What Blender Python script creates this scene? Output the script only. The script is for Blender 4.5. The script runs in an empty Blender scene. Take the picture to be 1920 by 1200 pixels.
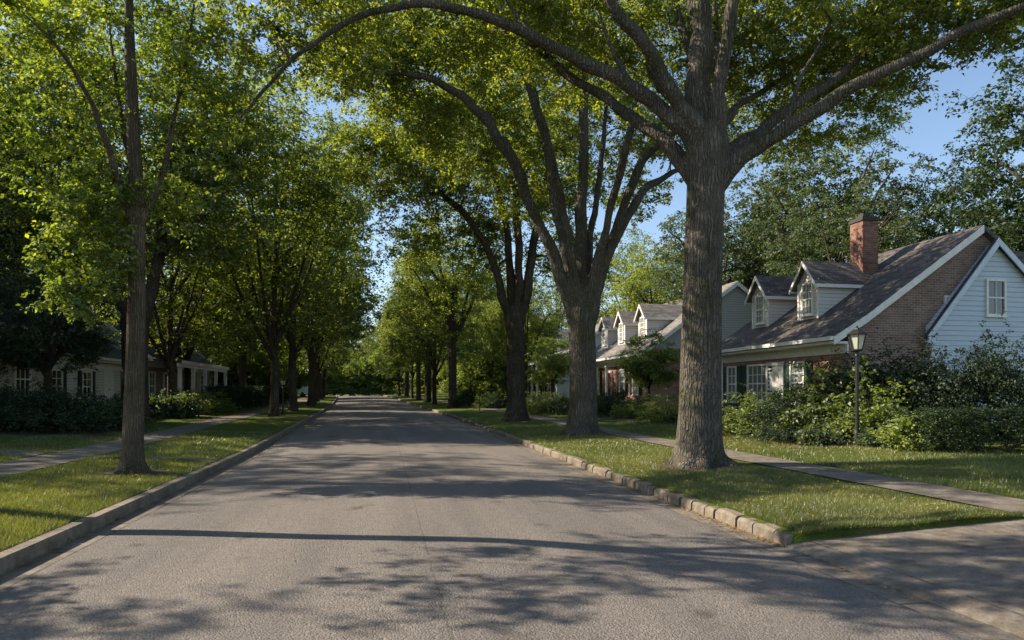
import bpy, math, random
import numpy as np
from mathutils import Vector, Matrix

# ------------------------------------------------------------------ camera, sky, sun
SC = bpy.context.scene
COL = SC.collection
CAMH = 1.6
TH = math.atan(240 / 1280)
CT, ST = math.cos(TH), math.sin(TH)
cam_d = bpy.data.cameras.new('camera')
cam = bpy.data.objects.new('camera', cam_d)
COL.objects.link(cam)
cam.location = (0, 0, CAMH)
cam.rotation_euler = (math.pi / 2, 0, -TH)
cam_d.sensor_width = 36
cam_d.lens = 24
cam_d.shift_y = 135 / 1920
cam_d.clip_start = 0.05
cam_d.clip_end = 3000
SC.camera = cam

EL, AZ = math.radians(35), math.radians(-70)
SUN = Vector((math.sin(AZ) * math.cos(EL), math.cos(AZ) * math.cos(EL), math.sin(EL)))
w = bpy.data.worlds.new('World')
SC.world = w
w.use_nodes = True
nt = w.node_tree
bg = nt.nodes['Background']
sky = nt.nodes.new('ShaderNodeTexSky')
sky.sky_type = 'NISHITA'
sky.sun_disc = False
sky.sun_elevation = EL
sky.sun_rotation = AZ % (2 * math.pi)
sky.air_density = 1.0
sky.dust_density = 0.6
sky.ozone_density = 1.4
nt.links.new(sky.outputs[0], bg.inputs[0])
bg.inputs[1].default_value = 0.10
sl = bpy.data.lights.new('sun', 'SUN')
sl.energy = 5.0
sl.angle = math.radians(0.5)
sl.color = (1.0, 0.88, 0.72)
so = bpy.data.objects.new('sun', sl)
COL.objects.link(so)
so.location = (-30, 15, 30)
so.rotation_euler = SUN.to_track_quat('Z', 'Y').to_euler()
SC.view_settings.view_transform = 'Standard'
SC.view_settings.look = 'None'
SC.view_settings.exposure = 1.1
SC.view_settings.gamma = 1
SC.cycles.max_bounces = 7
SC.cycles.diffuse_bounces = 4
SC.cycles.transmission_bounces = 5
SC.cycles.glossy_bounces = 2
SC.cycles.sample_clamp_indirect = 6

random.seed(7)
PI = math.pi


def W(px, py, d):
    xc = (px - 960) / 1280 * d
    return np.array([xc * CT + d * ST, -xc * ST + d * CT, CAMH + (735 - py) / 1280 * d])


# ------------------------------------------------------------------ terrain functions
def table(xs, ys, sm):
    t = np.arange(-80, 700, 1.0)
    v = np.interp(t, xs, ys)
    k = np.exp(-0.5 * (np.arange(-3 * sm, 3 * sm + 1) / sm) ** 2)
    k /= k.sum()
    vp = np.concatenate([np.full(3 * sm, v[0]), v, np.full(3 * sm, v[-1])])
    return t, np.convolve(vp, k, 'valid')


XT, XV = table([-80, 20, 30, 43, 67, 94, 130, 200, 700], [.39, .39, .15, -.17, -1.1, -2.4, -5.5, -14, -80], 4)
ZT, ZV = table([-80, 15, 20, 30, 43, 67, 94, 112, 140, 700], [0, 0, .03, .14, .23, .36, .8, .98, .7, .7], 3)
HW = 3.67


def xc(Y): return np.interp(Y, XT, XV)
def rz(Y): return np.interp(Y, ZT, ZV)


def gs(s):
    a = np.abs(s)
    return np.interp(a, [0, 3.67, 3.8, 4.6, 6.3, 7.6, 9, 14, 25, 60, 200], [.14, .14, .14, .19, .235, .25, .33, .5, .7, 1.0, 2.0])


def und(X, Y):
    return .02 * np.sin(X * 1.7 + Y * .9) * np.sin(Y * 1.3 - X * .6 + 1) + .012 * np.sin(X * 4.1 + 2 * np.sin(Y * 2.3))


def H(X, Y, bump=True):
    s = X - xc(Y)
    z = rz(Y) + gs(s)
    if bump:
        a = np.abs(s)
        f = np.clip((a - 3.9) / .5, 0, 1) * (1 - np.clip(1 - np.abs(a - 6.95) / 1.0, 0, 1) * np.clip((1.0 - np.abs(a - 6.95)) * 5, 0, 1))
        z = z + und(X, Y) * f
    return z


# ------------------------------------------------------------------ materials
def mat(name):
    m = bpy.data.materials.new(name)
    m.use_nodes = True
    n = m.node_tree
    return m, n, n.nodes['Principled BSDF'], n.nodes, n.links


def nd(n, t, **k):
    o = n.nodes.new(t)
    for a, b in k.items():
        setattr(o, a, b)
    return o


def noise(n, scale, detail=4, rough=.6, vec=None, dim='3D'):
    o = n.nodes.new('ShaderNodeTexNoise')
    o.inputs['Scale'].default_value = scale
    o.inputs['Detail'].default_value = detail
    o.inputs['Roughness'].default_value = rough
    if vec is not None:
        n.links.new(vec, o.inputs['Vector'])
    return o


def ramp(n, fac, stops):
    r = n.nodes.new('ShaderNodeValToRGB')
    e = r.color_ramp.elements
    while len(e) < len(stops):
        e.new(.5)
    for i, (p, c) in enumerate(stops):
        e[i].position = p
        e[i].color = (*c, 1) if len(c) == 3 else c
    n.links.new(fac, r.inputs[0])
    return r


def mixc(n, fac, a, b, mode='MIX'):
    m = n.nodes.new('ShaderNodeMix')
    m.data_type = 'RGBA'
    m.blend_type = mode
    for sock, v in ((0, fac), (6, a), (7, b)):
        if isinstance(v, (int, float)):
            m.inputs[sock].default_value = v
        elif isinstance(v, tuple):
            m.inputs[sock].default_value = (*v, 1)
        else:
            n.links.new(v, m.inputs[sock])
    return m.outputs[2]


def math_(n, op, a, b=0.0, c=None):
    m = n.nodes.new('ShaderNodeMath')
    m.operation = op
    for i, v in enumerate((a, b) if c is None else (a, b, c)):
        if isinstance(v, (int, float)):
            m.inputs[i].default_value = v
        else:
            n.links.new(v, m.inputs[i])
    return m.outputs[0]


def bump(n, h, strength, dist, bsdf, prev=None):
    b = n.nodes.new('ShaderNodeBump')
    b.inputs['Strength'].default_value = strength
    b.inputs['Distance'].default_value = dist
    n.links.new(h, b.inputs['Height'])
    if prev is not None:
        n.links.new(prev, b.inputs['Normal'])
    if bsdf is not None:
        n.links.new(b.outputs[0], bsdf.inputs['Normal'])
    return b.outputs[0]


def objco(n): return n.nodes.new('ShaderNodeTexCoord').outputs['Object']
def uvco(n): return n.nodes.new('ShaderNodeTexCoord').outputs['UV']


def worldpos(n): return n.nodes.new('ShaderNodeNewGeometry').outputs['Position']


def mapping(n, vec, scale=(1, 1, 1), rot=(0, 0, 0)):
    m = n.nodes.new('ShaderNodeMapping')
    m.inputs['Scale'].default_value = scale
    m.inputs['Rotation'].default_value = rot
    n.links.new(vec, m.inputs[0])
    return m.outputs[0]


def plain(name, col, rough=.6, var=.15, spec=.3, metal=0):
    m, n, b, N, L = mat(name)
    p = objco(n)
    r = noise(n, 6, 5, .65, p)
    lo = tuple(c * (1 - var) for c in col)
    hi = tuple(min(1, c * (1 + var)) for c in col)
    L.new(ramp(n, r.outputs[0], [(.3, lo), (.7, hi)]).outputs[0], b.inputs['Base Color'])
    b.inputs['Roughness'].default_value = rough
    b.inputs['Specular IOR Level'].default_value = spec
    b.inputs['Metallic'].default_value = metal
    return m


def leaf_mat(name, dark, mid, light, trans=.45, tcol=None, rough=.6):
    m = bpy.data.materials.new(name)
    m.use_nodes = True
    n = m.node_tree
    n.nodes.clear()
    out = nd(n, 'ShaderNodeOutputMaterial')
    g = nd(n, 'ShaderNodeNewGeometry')
    big = noise(n, .55, 2, .5, g.outputs['Position'])
    f = math_(n, 'ADD', math_(n, 'MULTIPLY', g.outputs['Random Per Island'], .62), math_(n, 'MULTIPLY', math_(n, 'SUBTRACT', big.outputs[0], .28), .9))
    c = ramp(n, f, [(0.1, dark), (.5, mid), (1.0, light)])
    d = nd(n, 'ShaderNodeBsdfDiffuse')
    t = nd(n, 'ShaderNodeBsdfTranslucent')
    gl = nd(n, 'ShaderNodeBsdfGlossy')
    gl.inputs['Roughness'].default_value = rough
    gl.inputs['Color'].default_value = (.75, .8, .8, 1)
    n.links.new(c.outputs[0], d.inputs[0])
    tc = mixc(n, 1.0, c.outputs[0], tcol or (2.0, 2.0, .7), 'MULTIPLY')
    n.links.new(tc, t.inputs[0])
    m1 = nd(n, 'ShaderNodeMixShader')
    m1.inputs[0].default_value = trans
    n.links.new(d.outputs[0], m1.inputs[1])
    n.links.new(t.outputs[0], m1.inputs[2])
    m2 = nd(n, 'ShaderNodeMixShader')
    m2.inputs[0].default_value = .04 + (.03 if trans > .4 else 0)
    n.links.new(m1.outputs[0], m2.inputs[1])
    n.links.new(gl.outputs[0], m2.inputs[2])
    n.links.new(m2.outputs[0], out.inputs[0])
    return m


M = {}
M['leaf_elm'] = leaf_mat('elm_leaf', (.045, .068, .012), (.118, .16, .024), (.28, .31, .048), .56, (2.6, 2.4, .7))
M['leaf_maple'] = leaf_mat('maple_leaf', (.032, .052, .011), (.085, .122, .02), (.23, .265, .042), .52, (2.5, 2.35, .7))
M['leaf_bright'] = leaf_mat('bright_leaf', (.05, .08, .014), (.11, .16, .026), (.26, .29, .045), .55, (2.4, 2.3, .65))
M['leaf_dark'] = leaf_mat('dark_leaf', (.014, .028, .009), (.028, .052, .014), (.06, .09, .024), .3)
M['leaf_grey'] = leaf_mat('greygreen_leaf', (.04, .062, .03), (.065, .095, .045), (.12, .14, .06), .35)
M['leaf_deep'] = leaf_mat('deep_leaf', (.009, .017, .006), (.018, .034, .010), (.04, .065, .016), .22)
M['leaf_yew'] = leaf_mat('yew_leaf', (.011, .021, .007), (.021, .04, .011), (.045, .072, .017), .2)
M['grass'] = leaf_mat('grass_blade', (.05, .065, .012), (.115, .142, .025), (.26, .25, .07), .42, (1.9, 1.8, .6), rough=.4)
M['drygrass'] = leaf_mat('dry_grass', (.10, .085, .035), (.17, .14, .07), (.26, .22, .12), .3)
M['litter'] = leaf_mat('fallen_leaf', (.16, .07, .025), (.28, .17, .05), (.42, .36, .08), .2, (1.2, 1.1, .6))


def bark(name, lo, hi, sc=1.0):
    m, n, b, N, L = mat(name)
    p = objco(n)
    st = mapping(n, p, (19 * sc, 19 * sc, 1.5 * sc))
    v = nd(n, 'ShaderNodeTexVoronoi')
    v.feature = 'DISTANCE_TO_EDGE'
    wob = noise(n, 3, 3, .6, p)
    vv = nd(n, 'ShaderNodeVectorMath', operation='ADD')
    sc_ = nd(n, 'ShaderNodeVectorMath', operation='SCALE')
    sc_.inputs['Scale'].default_value = 2.2
    L.new(wob.outputs['Color'], sc_.inputs[0])
    L.new(st, vv.inputs[0])
    L.new(sc_.outputs[0], vv.inputs[1])
    L.new(vv.outputs[0], v.inputs['Vector'])
    v.inputs['Scale'].default_value = 1
    fine = noise(n, 45 * sc, 6, .7, mapping(n, p, (1, 1, .25)))
    big = noise(n, 1.6, 4, .6, p)
    edge = ramp(n, v.outputs['Distance'], [(0, (0, 0, 0)), (.28, (1, 1, 1))])
    hgt = math_(n, 'ADD', math_(n, 'MULTIPLY', edge.outputs[0], .8), math_(n, 'MULTIPLY', fine.outputs[0], .45))
    c1 = ramp(n, fine.outputs[0], [(.3, lo), (.7, hi)])
    c2 = mixc(n, math_(n, 'MULTIPLY', math_(n, 'SUBTRACT', 1.0, edge.outputs[0]), .5), c1.outputs[0], tuple(x * .45 for x in lo))
    moss = ramp(n, big.outputs[0], [(.3, (1.25, 1.22, 1.15)), (.5, (.9, .92, .9)), (.68, (.62, .70, .48))])
    c3 = mixc(n, 1.0, c2, moss.outputs[0], 'MULTIPLY')
    L.new(c3, b.inputs['Base Color'])
    b.inputs['Roughness'].default_value = .9
    b.inputs['Specular IOR Level'].default_value = .15
    bump(n, hgt, 1.0, .06 / sc, b)
    return m


M['bark'] = bark('furrowed_bark', (.09, .078, .062), (.23, .2, .165))
M['bark_far'] = bark('brown_bark', (.07, .054, .04), (.16, .125, .092), .8)
M['bark_smooth'] = bark('grey_brown_bark', (.105, .08, .058), (.22, .17, .125), 1.9)


def asphalt():
    m, n, b, N, L = mat('asphalt')
    p = worldpos(n)
    uv = uvco(n)
    ag = nd(n, 'ShaderNodeTexVoronoi')
    ag.inputs['Scale'].default_value = 62
    L.new(p, ag.inputs['Vector'])
    fine = noise(n, 140, 3, .7, p)
    mid = noise(n, 9, 6, .7, p)
    big = noise(n, .45, 5, .6, mapping(n, p, (1, .35, 1)))
    col = ramp(n, fine.outputs[0], [(.3, (.108, .096, .086)), (.7, (.265, .240, .215))])
    agc = ramp(n, ag.outputs['Color'], [(0, (.72, .72, .72)), (1, (1.35, 1.32, 1.28))])
    c = mixc(n, 1.0, col.outputs[0], agc.outputs[0], 'MULTIPLY')
    c = mixc(n, 1.0, c, ramp(n, mid.outputs[0], [(.3, (.9, .9, .9)), (.7, (1.08, 1.07, 1.05))]).outputs[0], 'MULTIPLY')
    c = mixc(n, 1.0, c, ramp(n, big.outputs[0], [(.35, (.84, .84, .85)), (.65, (1.08, 1.06, 1.03))]).outputs[0], 'MULTIPLY')
    lane = noise(n, 1.0, 4, .6, mapping(n, uv, (1.3, .05, 1)))
    c = mixc(n, 1.0, c, ramp(n, lane.outputs[0], [(.35, (.82, .82, .83)), (.6, (1.08, 1.07, 1.05))]).outputs[0], 'MULTIPLY')
    stn = noise(n, 1.9, 3, .5, p)
    c = mixc(n, 1.0, c, ramp(n, stn.outputs[0], [(.26, (.55, .54, .53)), (.36, (1, 1, 1))]).outputs[0], 'MULTIPLY')
    # seam along the crown of the road, and worn gravelly track
    sep = nd(n, 'ShaderNodeSeparateXYZ')
    L.new(uv, sep.inputs[0])
    wob = noise(n, 1.6, 6, .7, uv)
    wb2 = math_(n, 'MULTIPLY', math_(n, 'SUBTRACT', wob.outputs[0], .5), .09)
    sx = math_(n, 'ABSOLUTE', math_(n, 'ADD', math_(n, 'SUBTRACT', sep.outputs[0], .02), wb2))
    seam = ramp(n, sx, [(0, (1, 1, 1)), (.007, (1, 1, 1)), (.013, (0, 0, 0))])
    brk = ramp(n, noise(n, .9, 3, .6, uv).outputs[0], [(.3, (.2, .2, .2)), (.45, (.8, .8, .8))])
    c = mixc(n, math_(n, 'MULTIPLY', math_(n, 'MULTIPLY', seam.outputs[0], brk.outputs[0]), .5), c, (.05, .045, .04))
    near = ramp(n, sep.outputs[1], [(0, (0, 0, 0)), (1, (1, 1, 1))])
    rav = ramp(n, math_(n, 'ABSOLUTE', math_(n, 'SUBTRACT', sep.outputs[0], -.02)), [(0, (1, 1, 1)), (.16, (0, 0, 0))])
    spot = ramp(n, noise(n, 26, 4, .8, p).outputs[0], [(.55, (0, 0, 0)), (.66, (1, 1, 1))])
    ylim = ramp(n, math_(n, 'MULTIPLY', sep.outputs[1], .1), [(.62, (1, 1, 1)), (.8, (0, 0, 0))])
    rr = math_(n, 'MULTIPLY', math_(n, 'MULTIPLY', rav.outputs[0], spot.outputs[0]), ylim.outputs[0])
    c = mixc(n, math_(n, 'MULTIPLY', rr, .5), c, (.36, .33, .3))
    L.new(c, b.inputs['Base Color'])
    b.inputs['Roughness'].default_value = .85
    b.inputs['Specular IOR Level'].default_value = .35
    h = math_(n, 'ADD', math_(n, 'MULTIPLY', ag.outputs['Distance'], -1.0), fine.outputs[0])
    nb = bump(n, h, 1.0, .013, None)
    bump(n, mid.outputs[0], .35, .02, b, nb)
    return m


M['asphalt'] = asphalt()


def concrete(name, lo, hi, joint=0, kerb=False, jx=None):
    m, n, b, N, L = mat(name)
    p = worldpos(n)
    uv = uvco(n)
    f = noise(n, 70, 5, .75, p)
    g = noise(n, 2.2, 6, .7, p)
    g2 = noise(n, 9, 5, .75, p)
    c = ramp(n, f.outputs[0], [(.3, lo), (.7, hi)]).outputs[0]
    c = mixc(n, 1.0, c, ramp(n, g.outputs[0], [(.32, (.62, .6, .57)), (.62, (1.1, 1.08, 1.04))]).outputs[0], 'MULTIPLY')
    c = mixc(n, 1.0, c, ramp(n, g2.outputs[0], [(.35, (.70, .66, .60)), (.6, (1.05, 1.05, 1.03))]).outputs[0], 'MULTIPLY')
    h = f.outputs[0]
    sep = nd(n, 'ShaderNodeSeparateXYZ')
    L.new(uv, sep.inputs[0])
    if joint:
        wob = math_(n, 'MULTIPLY', math_(n, 'SUBTRACT', noise(n, 3, 4, .7, uv).outputs[0], .5), .03)
        q = math_(n, 'PINGPONG', math_(n, 'ADD', sep.outputs[1], wob), joint / 2)
        j = ramp(n, q, [(0, (1, 1, 1)), (.012, (1, 1, 1)), (.022, (0, 0, 0))]).outputs[0]
        c = mixc(n, math_(n, 'MULTIPLY', j, .8), c, (.035, .032, .026))
    if jx is not None:
        wob = math_(n, 'MULTIPLY', math_(n, 'SUBTRACT', noise(n, 2, 4, .7, uv).outputs[0], .5), .03)
        q = math_(n, 'ABSOLUTE', math_(n, 'ADD', math_(n, 'SUBTRACT', math_(n, 'ABSOLUTE', sep.outputs[0]), jx), wob))
        j = ramp(n, q, [(0, (1, 1, 1)), (.009, (1, 1, 1)), (.018, (0, 0, 0))]).outputs[0]
        bk = ramp(n, noise(n, 2.6, 4, .7, uv).outputs[0], [(.38, (.15, .15, .15)), (.55, (.85, .85, .85))]).outputs[0]
        c = mixc(n, math_(n, 'MULTIPLY', j, bk), c, (.045, .038, .03))
    L.new(c, b.inputs['Base Color'])
    b.inputs['Roughness'].default_value = .9
    b.inputs['Specular IOR Level'].default_value = .25
    nb = bump(n, h, .5, .006, None)
    bump(n, g2.outputs[0], .5, .02, b, nb)
    return m


M['kerb'] = concrete('kerb_concrete', (.15, .125, .10), (.27, .235, .195))
M['gutter'] = concrete('gutter_concrete', (.14, .12, .10), (.25, .22, .19), 1.5, jx=3.41)
M['walk'] = concrete('sidewalk_concrete', (.125, .108, .09), (.225, .2, .17), 1.3)
M['drive'] = concrete('driveway_concrete', (.125, .108, .09), (.245, .215, .18), 0, jx=3.93)


def lawn():
    m, n, b, N, L = mat('lawn')
    p = worldpos(n)
    f = noise(n, 60, 4, .8, mapping(n, p, (1, 1, 1)))
    g = noise(n, 1.1, 5, .65, p)
    g3 = noise(n, 6, 5, .7, p)
    c = ramp(n, f.outputs[0], [(.3, (.036, .052, .010)), (.55, (.095, .13, .02)), (.8, (.2, .21, .055))]).outputs[0]
    c = mixc(n, ramp(n, g.outputs[0], [(.5, (0, 0, 0)), (.68, (.7, .7, .7))]).outputs[0], c, (.17, .14, .065))
    c = mixc(n, 1.0, c, ramp(n, g3.outputs[0], [(.3, (.75, .78, .7)), (.7, (1.15, 1.12, 1))]).outputs[0], 'MULTIPLY')
    L.new(c, b.inputs['Base Color'])
    b.inputs['Roughness'].default_value = .9
    b.inputs['Specular IOR Level'].default_value = .1
    nb = bump(n, f.outputs[0], 1, .03, None)
    bump(n, g3.outputs[0], .5, .06, b, nb)
    return m


M['lawn'] = lawn()


def dirt():
    m, n, b, N, L = mat('mulch')
    p = worldpos(n)
    f = noise(n, 38, 6, .8, p)
    c = ramp(n, f.outputs[0], [(.3, (.03, .021, .014)), (.6, (.09, .062, .04)), (.75, (.2, .15, .09))]).outputs[0]
    L.new(c, b.inputs['Base Color'])
    b.inputs['Roughness'].default_value = .95
    bump(n, f.outputs[0], 1, .03, b)
    return m


M['mulch'] = dirt()


def brickm(name, c1, c2, mortar, sc=1.0):
    m, n, b, N, L = mat(name)
    uv = uvco(n)
    t = nd(n, 'ShaderNodeTexBrick')
    L.new(uv, t.inputs['Vector'])
    t.inputs['Scale'].default_value = 1
    t.inputs['Brick Width'].default_value = .215 * sc
    t.inputs['Row Height'].default_value = .075 * sc
    t.inputs['Mortar Size'].default_value = .007 * sc
    t.inputs['Mortar Smooth'].default_value = .2
    t.inputs['Color1'].default_value = (*c1, 1)
    t.inputs['Color2'].default_value = (*c2, 1)
    t.inputs['Mortar'].default_value = (*mortar, 1)
    g = noise(n, 1.5, 6, .7, uv)
    c = mixc(n, 1.0, t.outputs[0], ramp(n, g.outputs[0], [(.3, (.7, .7, .7)), (.7, (1.15, 1.12, 1.1))]).outputs[0], 'MULTIPLY')
    L.new(c, b.inputs['Base Color'])
    b.inputs['Roughness'].default_value = .9
    b.inputs['Specular IOR Level'].default_value = .15
    bump(n, t.outputs['Fac'], .8, -.01, b)
    return m


M['brick'] = brickm('red_brick', (.20, .125, .095), (.29, .205, .16), (.40, .35, .30))
M['brick_front'] = brickm('front_brick', (.26, .11, .08), (.36, .2, .155), (.42, .37, .32))
M['brick_dark'] = brickm('chimney_brick', (.17, .07, .05), (.28, .15, .11), (.28, .23, .19))


def siding(name, col, pitch=.13):
    m, n, b, N, L = mat(name)
    uv = uvco(n)
    sep = nd(n, 'ShaderNodeSeparateXYZ')
    L.new(uv, sep.inputs[0])
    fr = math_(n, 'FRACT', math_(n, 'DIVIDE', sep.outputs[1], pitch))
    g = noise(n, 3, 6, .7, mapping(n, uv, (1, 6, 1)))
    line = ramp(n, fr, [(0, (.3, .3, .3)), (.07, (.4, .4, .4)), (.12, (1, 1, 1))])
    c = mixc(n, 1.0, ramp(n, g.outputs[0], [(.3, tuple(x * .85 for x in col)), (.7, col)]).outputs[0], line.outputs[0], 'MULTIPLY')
    L.new(c, b.inputs['Base Color'])
    b.inputs['Roughness'].default_value = .6
    b.inputs['Specular IOR Level'].default_value = .3
    bump(n, fr, .6, -.02, b)
    return m


M['siding_white'] = siding('white_siding', (.66, .65, .6))
M['siding_cream'] = siding('cream_siding', (.5, .46, .36))
M['siding_blue'] = siding('pale_blue_siding', (.55, .62, .68), .16)
M['siding_grey'] = siding('grey_siding', (.42, .41, .40))


def shingle(name, a, bcol):
    m, n, b, N, L = mat(name)
    uv = uvco(n)
    t = nd(n, 'ShaderNodeTexBrick')
    L.new(uv, t.inputs['Vector'])
    t.inputs['Scale'].default_value = 1
    t.inputs['Brick Width'].default_value = .3
    t.inputs['Row Height'].default_value = .14
    t.inputs['Mortar Size'].default_value = .006
    t.inputs['Color1'].default_value = (*a, 1)
    t.inputs['Color2'].default_value = (*bcol, 1)
    t.inputs['Mortar'].default_value = tuple(x * .35 for x in a) + (1,)
    g = noise(n, .9, 6, .7, uv)
    f = noise(n, 60, 4, .7, uv)
    c = mixc(n, 1.0, t.outputs[0], ramp(n, g.outputs[0], [(.3, (.65, .65, .65)), (.7, (1.2, 1.15, 1.1))]).outputs[0], 'MULTIPLY')
    c = mixc(n, 1.0, c, ramp(n, f.outputs[0], [(.3, (.75, .75, .75)), (.7, (1.2, 1.2, 1.2))]).outputs[0], 'MULTIPLY')
    L.new(c, b.inputs['Base Color'])
    b.inputs['Roughness'].default_value = .9
    b.inputs['Specular IOR Level'].default_value = .2
    sep = nd(n, 'ShaderNodeSeparateXYZ')
    L.new(uv, sep.inputs[0])
    fr = math_(n, 'FRACT', math_(n, 'DIVIDE', sep.outputs[1], .14))
    nb = bump(n, fr, .7, -.02, None)
    bump(n, t.outputs['Fac'], .6, -.01, b, nb)
    return m


M['roof'] = shingle('brown_shingles', (.078, .068, .061), (.165, .143, .127))
M['roof_dark'] = shingle('grey_shingles', (.055, .055, .058), (.1, .1, .1))
M['roof_grey'] = shingle('weathered_shingles', (.15, .14, .13), (.27, .25, .235))
M['trim'] = plain('white_trim', (.72, .70, .64), .5, .12)
M['trim_blue'] = plain('pale_blue_trim', (.55, .62, .68), .5, .12)
M['shutter'] = plain('black_shutter', (.02, .022, .022), .5)
M['shutter_green'] = plain('green_shutter', (.035, .06, .05), .5)
M['iron'] = plain('black_iron', (.012, .012, .013), .45, .2, .5)
M['chimney_cap'] = plain('chimney_cap', (.05, .045, .04), .8)
M['post_white'] = plain('white_post', (.7, .69, .65), .5)
M['car_white'] = plain('white_car_paint', (.75, .77, .8), .25, .03, .6)
M['rubber'] = plain('tyre_rubber', (.02, .02, .02), .8)
M['door_dark'] = plain('door_paint', (.10, .03, .025), .4)


def glass():
    m, n, b, N, L = mat('window_glass')
    b.inputs['Base Color'].default_value = (.02, .025, .027, 1)
    b.inputs['Roughness'].default_value = .06
    b.inputs['Specular IOR Level'].default_value = .9
    r = noise(n, 1.5, 2, .5, objco(n))
    bump(n, r.outputs[0], .25, .02, b)
    return m


M['glass'] = glass()


def curtain():
    m, n, b, N, L = mat('curtained_glass')
    uv = uvco(n)
    wv = nd(n, 'ShaderNodeTexWave')
    wv.inputs['Scale'].default_value = 9
    wv.inputs['Distortion'].default_value = 2
    L.new(uv, wv.inputs['Vector'])
    L.new(ramp(n, wv.outputs[0], [(0, (.06, .075, .075)), (1, (.3, .33, .32))]).outputs[0], b.inputs['Base Color'])
    b.inputs['Roughness'].default_value = .08
    b.inputs['Specular IOR Level'].default_value = .8
    return m


M['curtain'] = curtain()


def lampglass():
    m, n, b, N, L = mat('frosted_glass')
    b.inputs['Base Color'].default_value = (.72, .74, .58, 1)
    b.inputs['Roughness'].default_value = .35
    b.inputs['Transmission Weight'].default_value = .35
    r = noise(n, 12, 3, .5, objco(n))
    bump(n, r.outputs[0], .2, .01, b)
    return m


M['lampglass'] = lampglass()


# ------------------------------------------------------------------ mesh helpers
class MB:
    def __init__(s):
        s.v, s.f, s.mi, s.uv = [], [], [], None

    def add(s, verts, faces, mi=0):
        o = len(s.v)
        s.v += [tuple(float(c) for c in p) for p in verts]
        s.f += [tuple(i + o for i in f) for f in faces]
        s.mi += [mi] * len(faces)
        return s

    def box(s, x0, x1, y0, y1, z0, z1, mi=0):
        v = [(x, y, z) for z in (z0, z1) for y in (y0, y1) for x in (x0, x1)]
        return s.add(v, [(0, 2, 3, 1), (4, 5, 7, 6), (0, 1, 5, 4), (2, 6, 7, 3), (0, 4, 6, 2), (1, 3, 7, 5)], mi)

    def prism(s, poly, axis, a, b, mi=0):
        # poly: 2D ring in the other two axes, extruded along axis from a to b
        def P(u, v, t):
            return {'x': (t, u, v), 'y': (u, t, v), 'z': (u, v, t)}[axis]
        n = len(poly)
        vs = [P(u, v, a) for u, v in poly] + [P(u, v, b) for u, v in poly]
        fs = [tuple(range(n))[::-1], tuple(range(n, 2 * n))]
        fs += [(i, (i + 1) % n, (i + 1) % n + n, i + n) for i in range(n)]
        return s.add(vs, fs, mi)

    def lathe(s, prof, n=12, c=(0, 0), mi=0, rot=0):
        vs = []
        for r, z in prof:
            for k in range(n):
                a = 2 * PI * k / n + rot
                vs.append((c[0] + r * math.cos(a), c[1] + r * math.sin(a), z))
        fs = []
        for i in range(len(prof) - 1):
            for k in range(n):
                fs.append((i * n + k, i * n + (k + 1) % n, (i + 1) * n + (k + 1) % n, (i + 1) * n + k))
        fs.append(tuple(range(n))[::-1])
        fs.append(tuple(range((len(prof) - 1) * n, len(prof) * n)))
        return s.add(vs, fs, mi)

    def build(s, name, mats, parent=None, smooth=False, recalc=True):
        me = bpy.data.meshes.new(name)
        me.from_pydata(s.v, [], s.f)
        if not isinstance(mats, (list, tuple)):
            mats = [mats]
        for m in mats:
            me.materials.append(m)
        me.polygons.foreach_set('material_index', s.mi)
        if recalc:
            import bmesh
            b = bmesh.new()
            b.from_mesh(me)
            bmesh.ops.recalc_face_normals(b, faces=b.faces)
            b.to_mesh(me)
            b.free()
        if s.uv is None:
            auto_uv(me)
        if smooth:
            me.polygons.foreach_set('use_smooth', [True] * len(me.polygons))
        me.update()
        o = bpy.data.objects.new(name, me)
        COL.objects.link(o)
        if parent:
            o.parent = parent
        return o


def auto_uv(me):
    lay = me.uv_layers.new(name='UVMap')
    vs = me.vertices
    for p in me.polygons:
        n = p.normal
        if abs(n.z) > .995:
            u, v = Vector((1, 0, 0)), Vector((0, 1, 0))
        else:
            u = Vector((0, 0, 1)).cross(n).normalized()
            v = n.cross(u)
        for li in p.loop_indices:
            c = vs[me.loops[li].vertex_index].co
            lay.data[li].uv = (c.dot(u), c.dot(v))


def np_mesh(name, V, F, mats, parent=None, smooth=False, mi=None, uv=None):
    """V (n,3), F (m,k) constant k"""
    me = bpy.data.meshes.new(name)
    V = np.ascontiguousarray(V, dtype=np.float32)
    F = np.ascontiguousarray(F, dtype=np.int32)
    k = F.shape[1]
    me.vertices.add(len(V))
    me.vertices.foreach_set('co', V.ravel())
    me.loops.add(F.size)
    me.loops.foreach_set('vertex_index', F.ravel())
    me.polygons.add(len(F))
    me.polygons.foreach_set('loop_start', np.arange(0, F.size, k, dtype=np.int32))
    me.polygons.foreach_set('loop_total', np.full(len(F), k, dtype=np.int32))
    if not isinstance(mats, (list, tuple)):
        mats = [mats]
    for m in mats:
        me.materials.append(m)
    if mi is not None:
        me.polygons.foreach_set('material_index', np.asarray(mi, dtype=np.int32))
    if smooth:
        me.polygons.foreach_set('use_smooth', np.ones(len(F), dtype=bool))
    if uv is not None:
        lay = me.uv_layers.new(name='UVMap')
        lay.data.foreach_set('uv', np.ascontiguousarray(uv[F.ravel()], dtype=np.float32).ravel())
    me.update()
    me.validate()
    o = bpy.data.objects.new(name, me)
    COL.objects.link(o)
    if parent:
        o.parent = parent
    return o


def empty(name, loc, rz_=0, label=None, cat=None, group=None):
    o = bpy.data.objects.new(name, None)
    o.empty_display_size = .3
    COL.objects.link(o)
    o.location = [float(c) for c in loc]
    o.rotation_euler = (0, 0, rz_)
    tag(o, label, cat, group)
    return o


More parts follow.
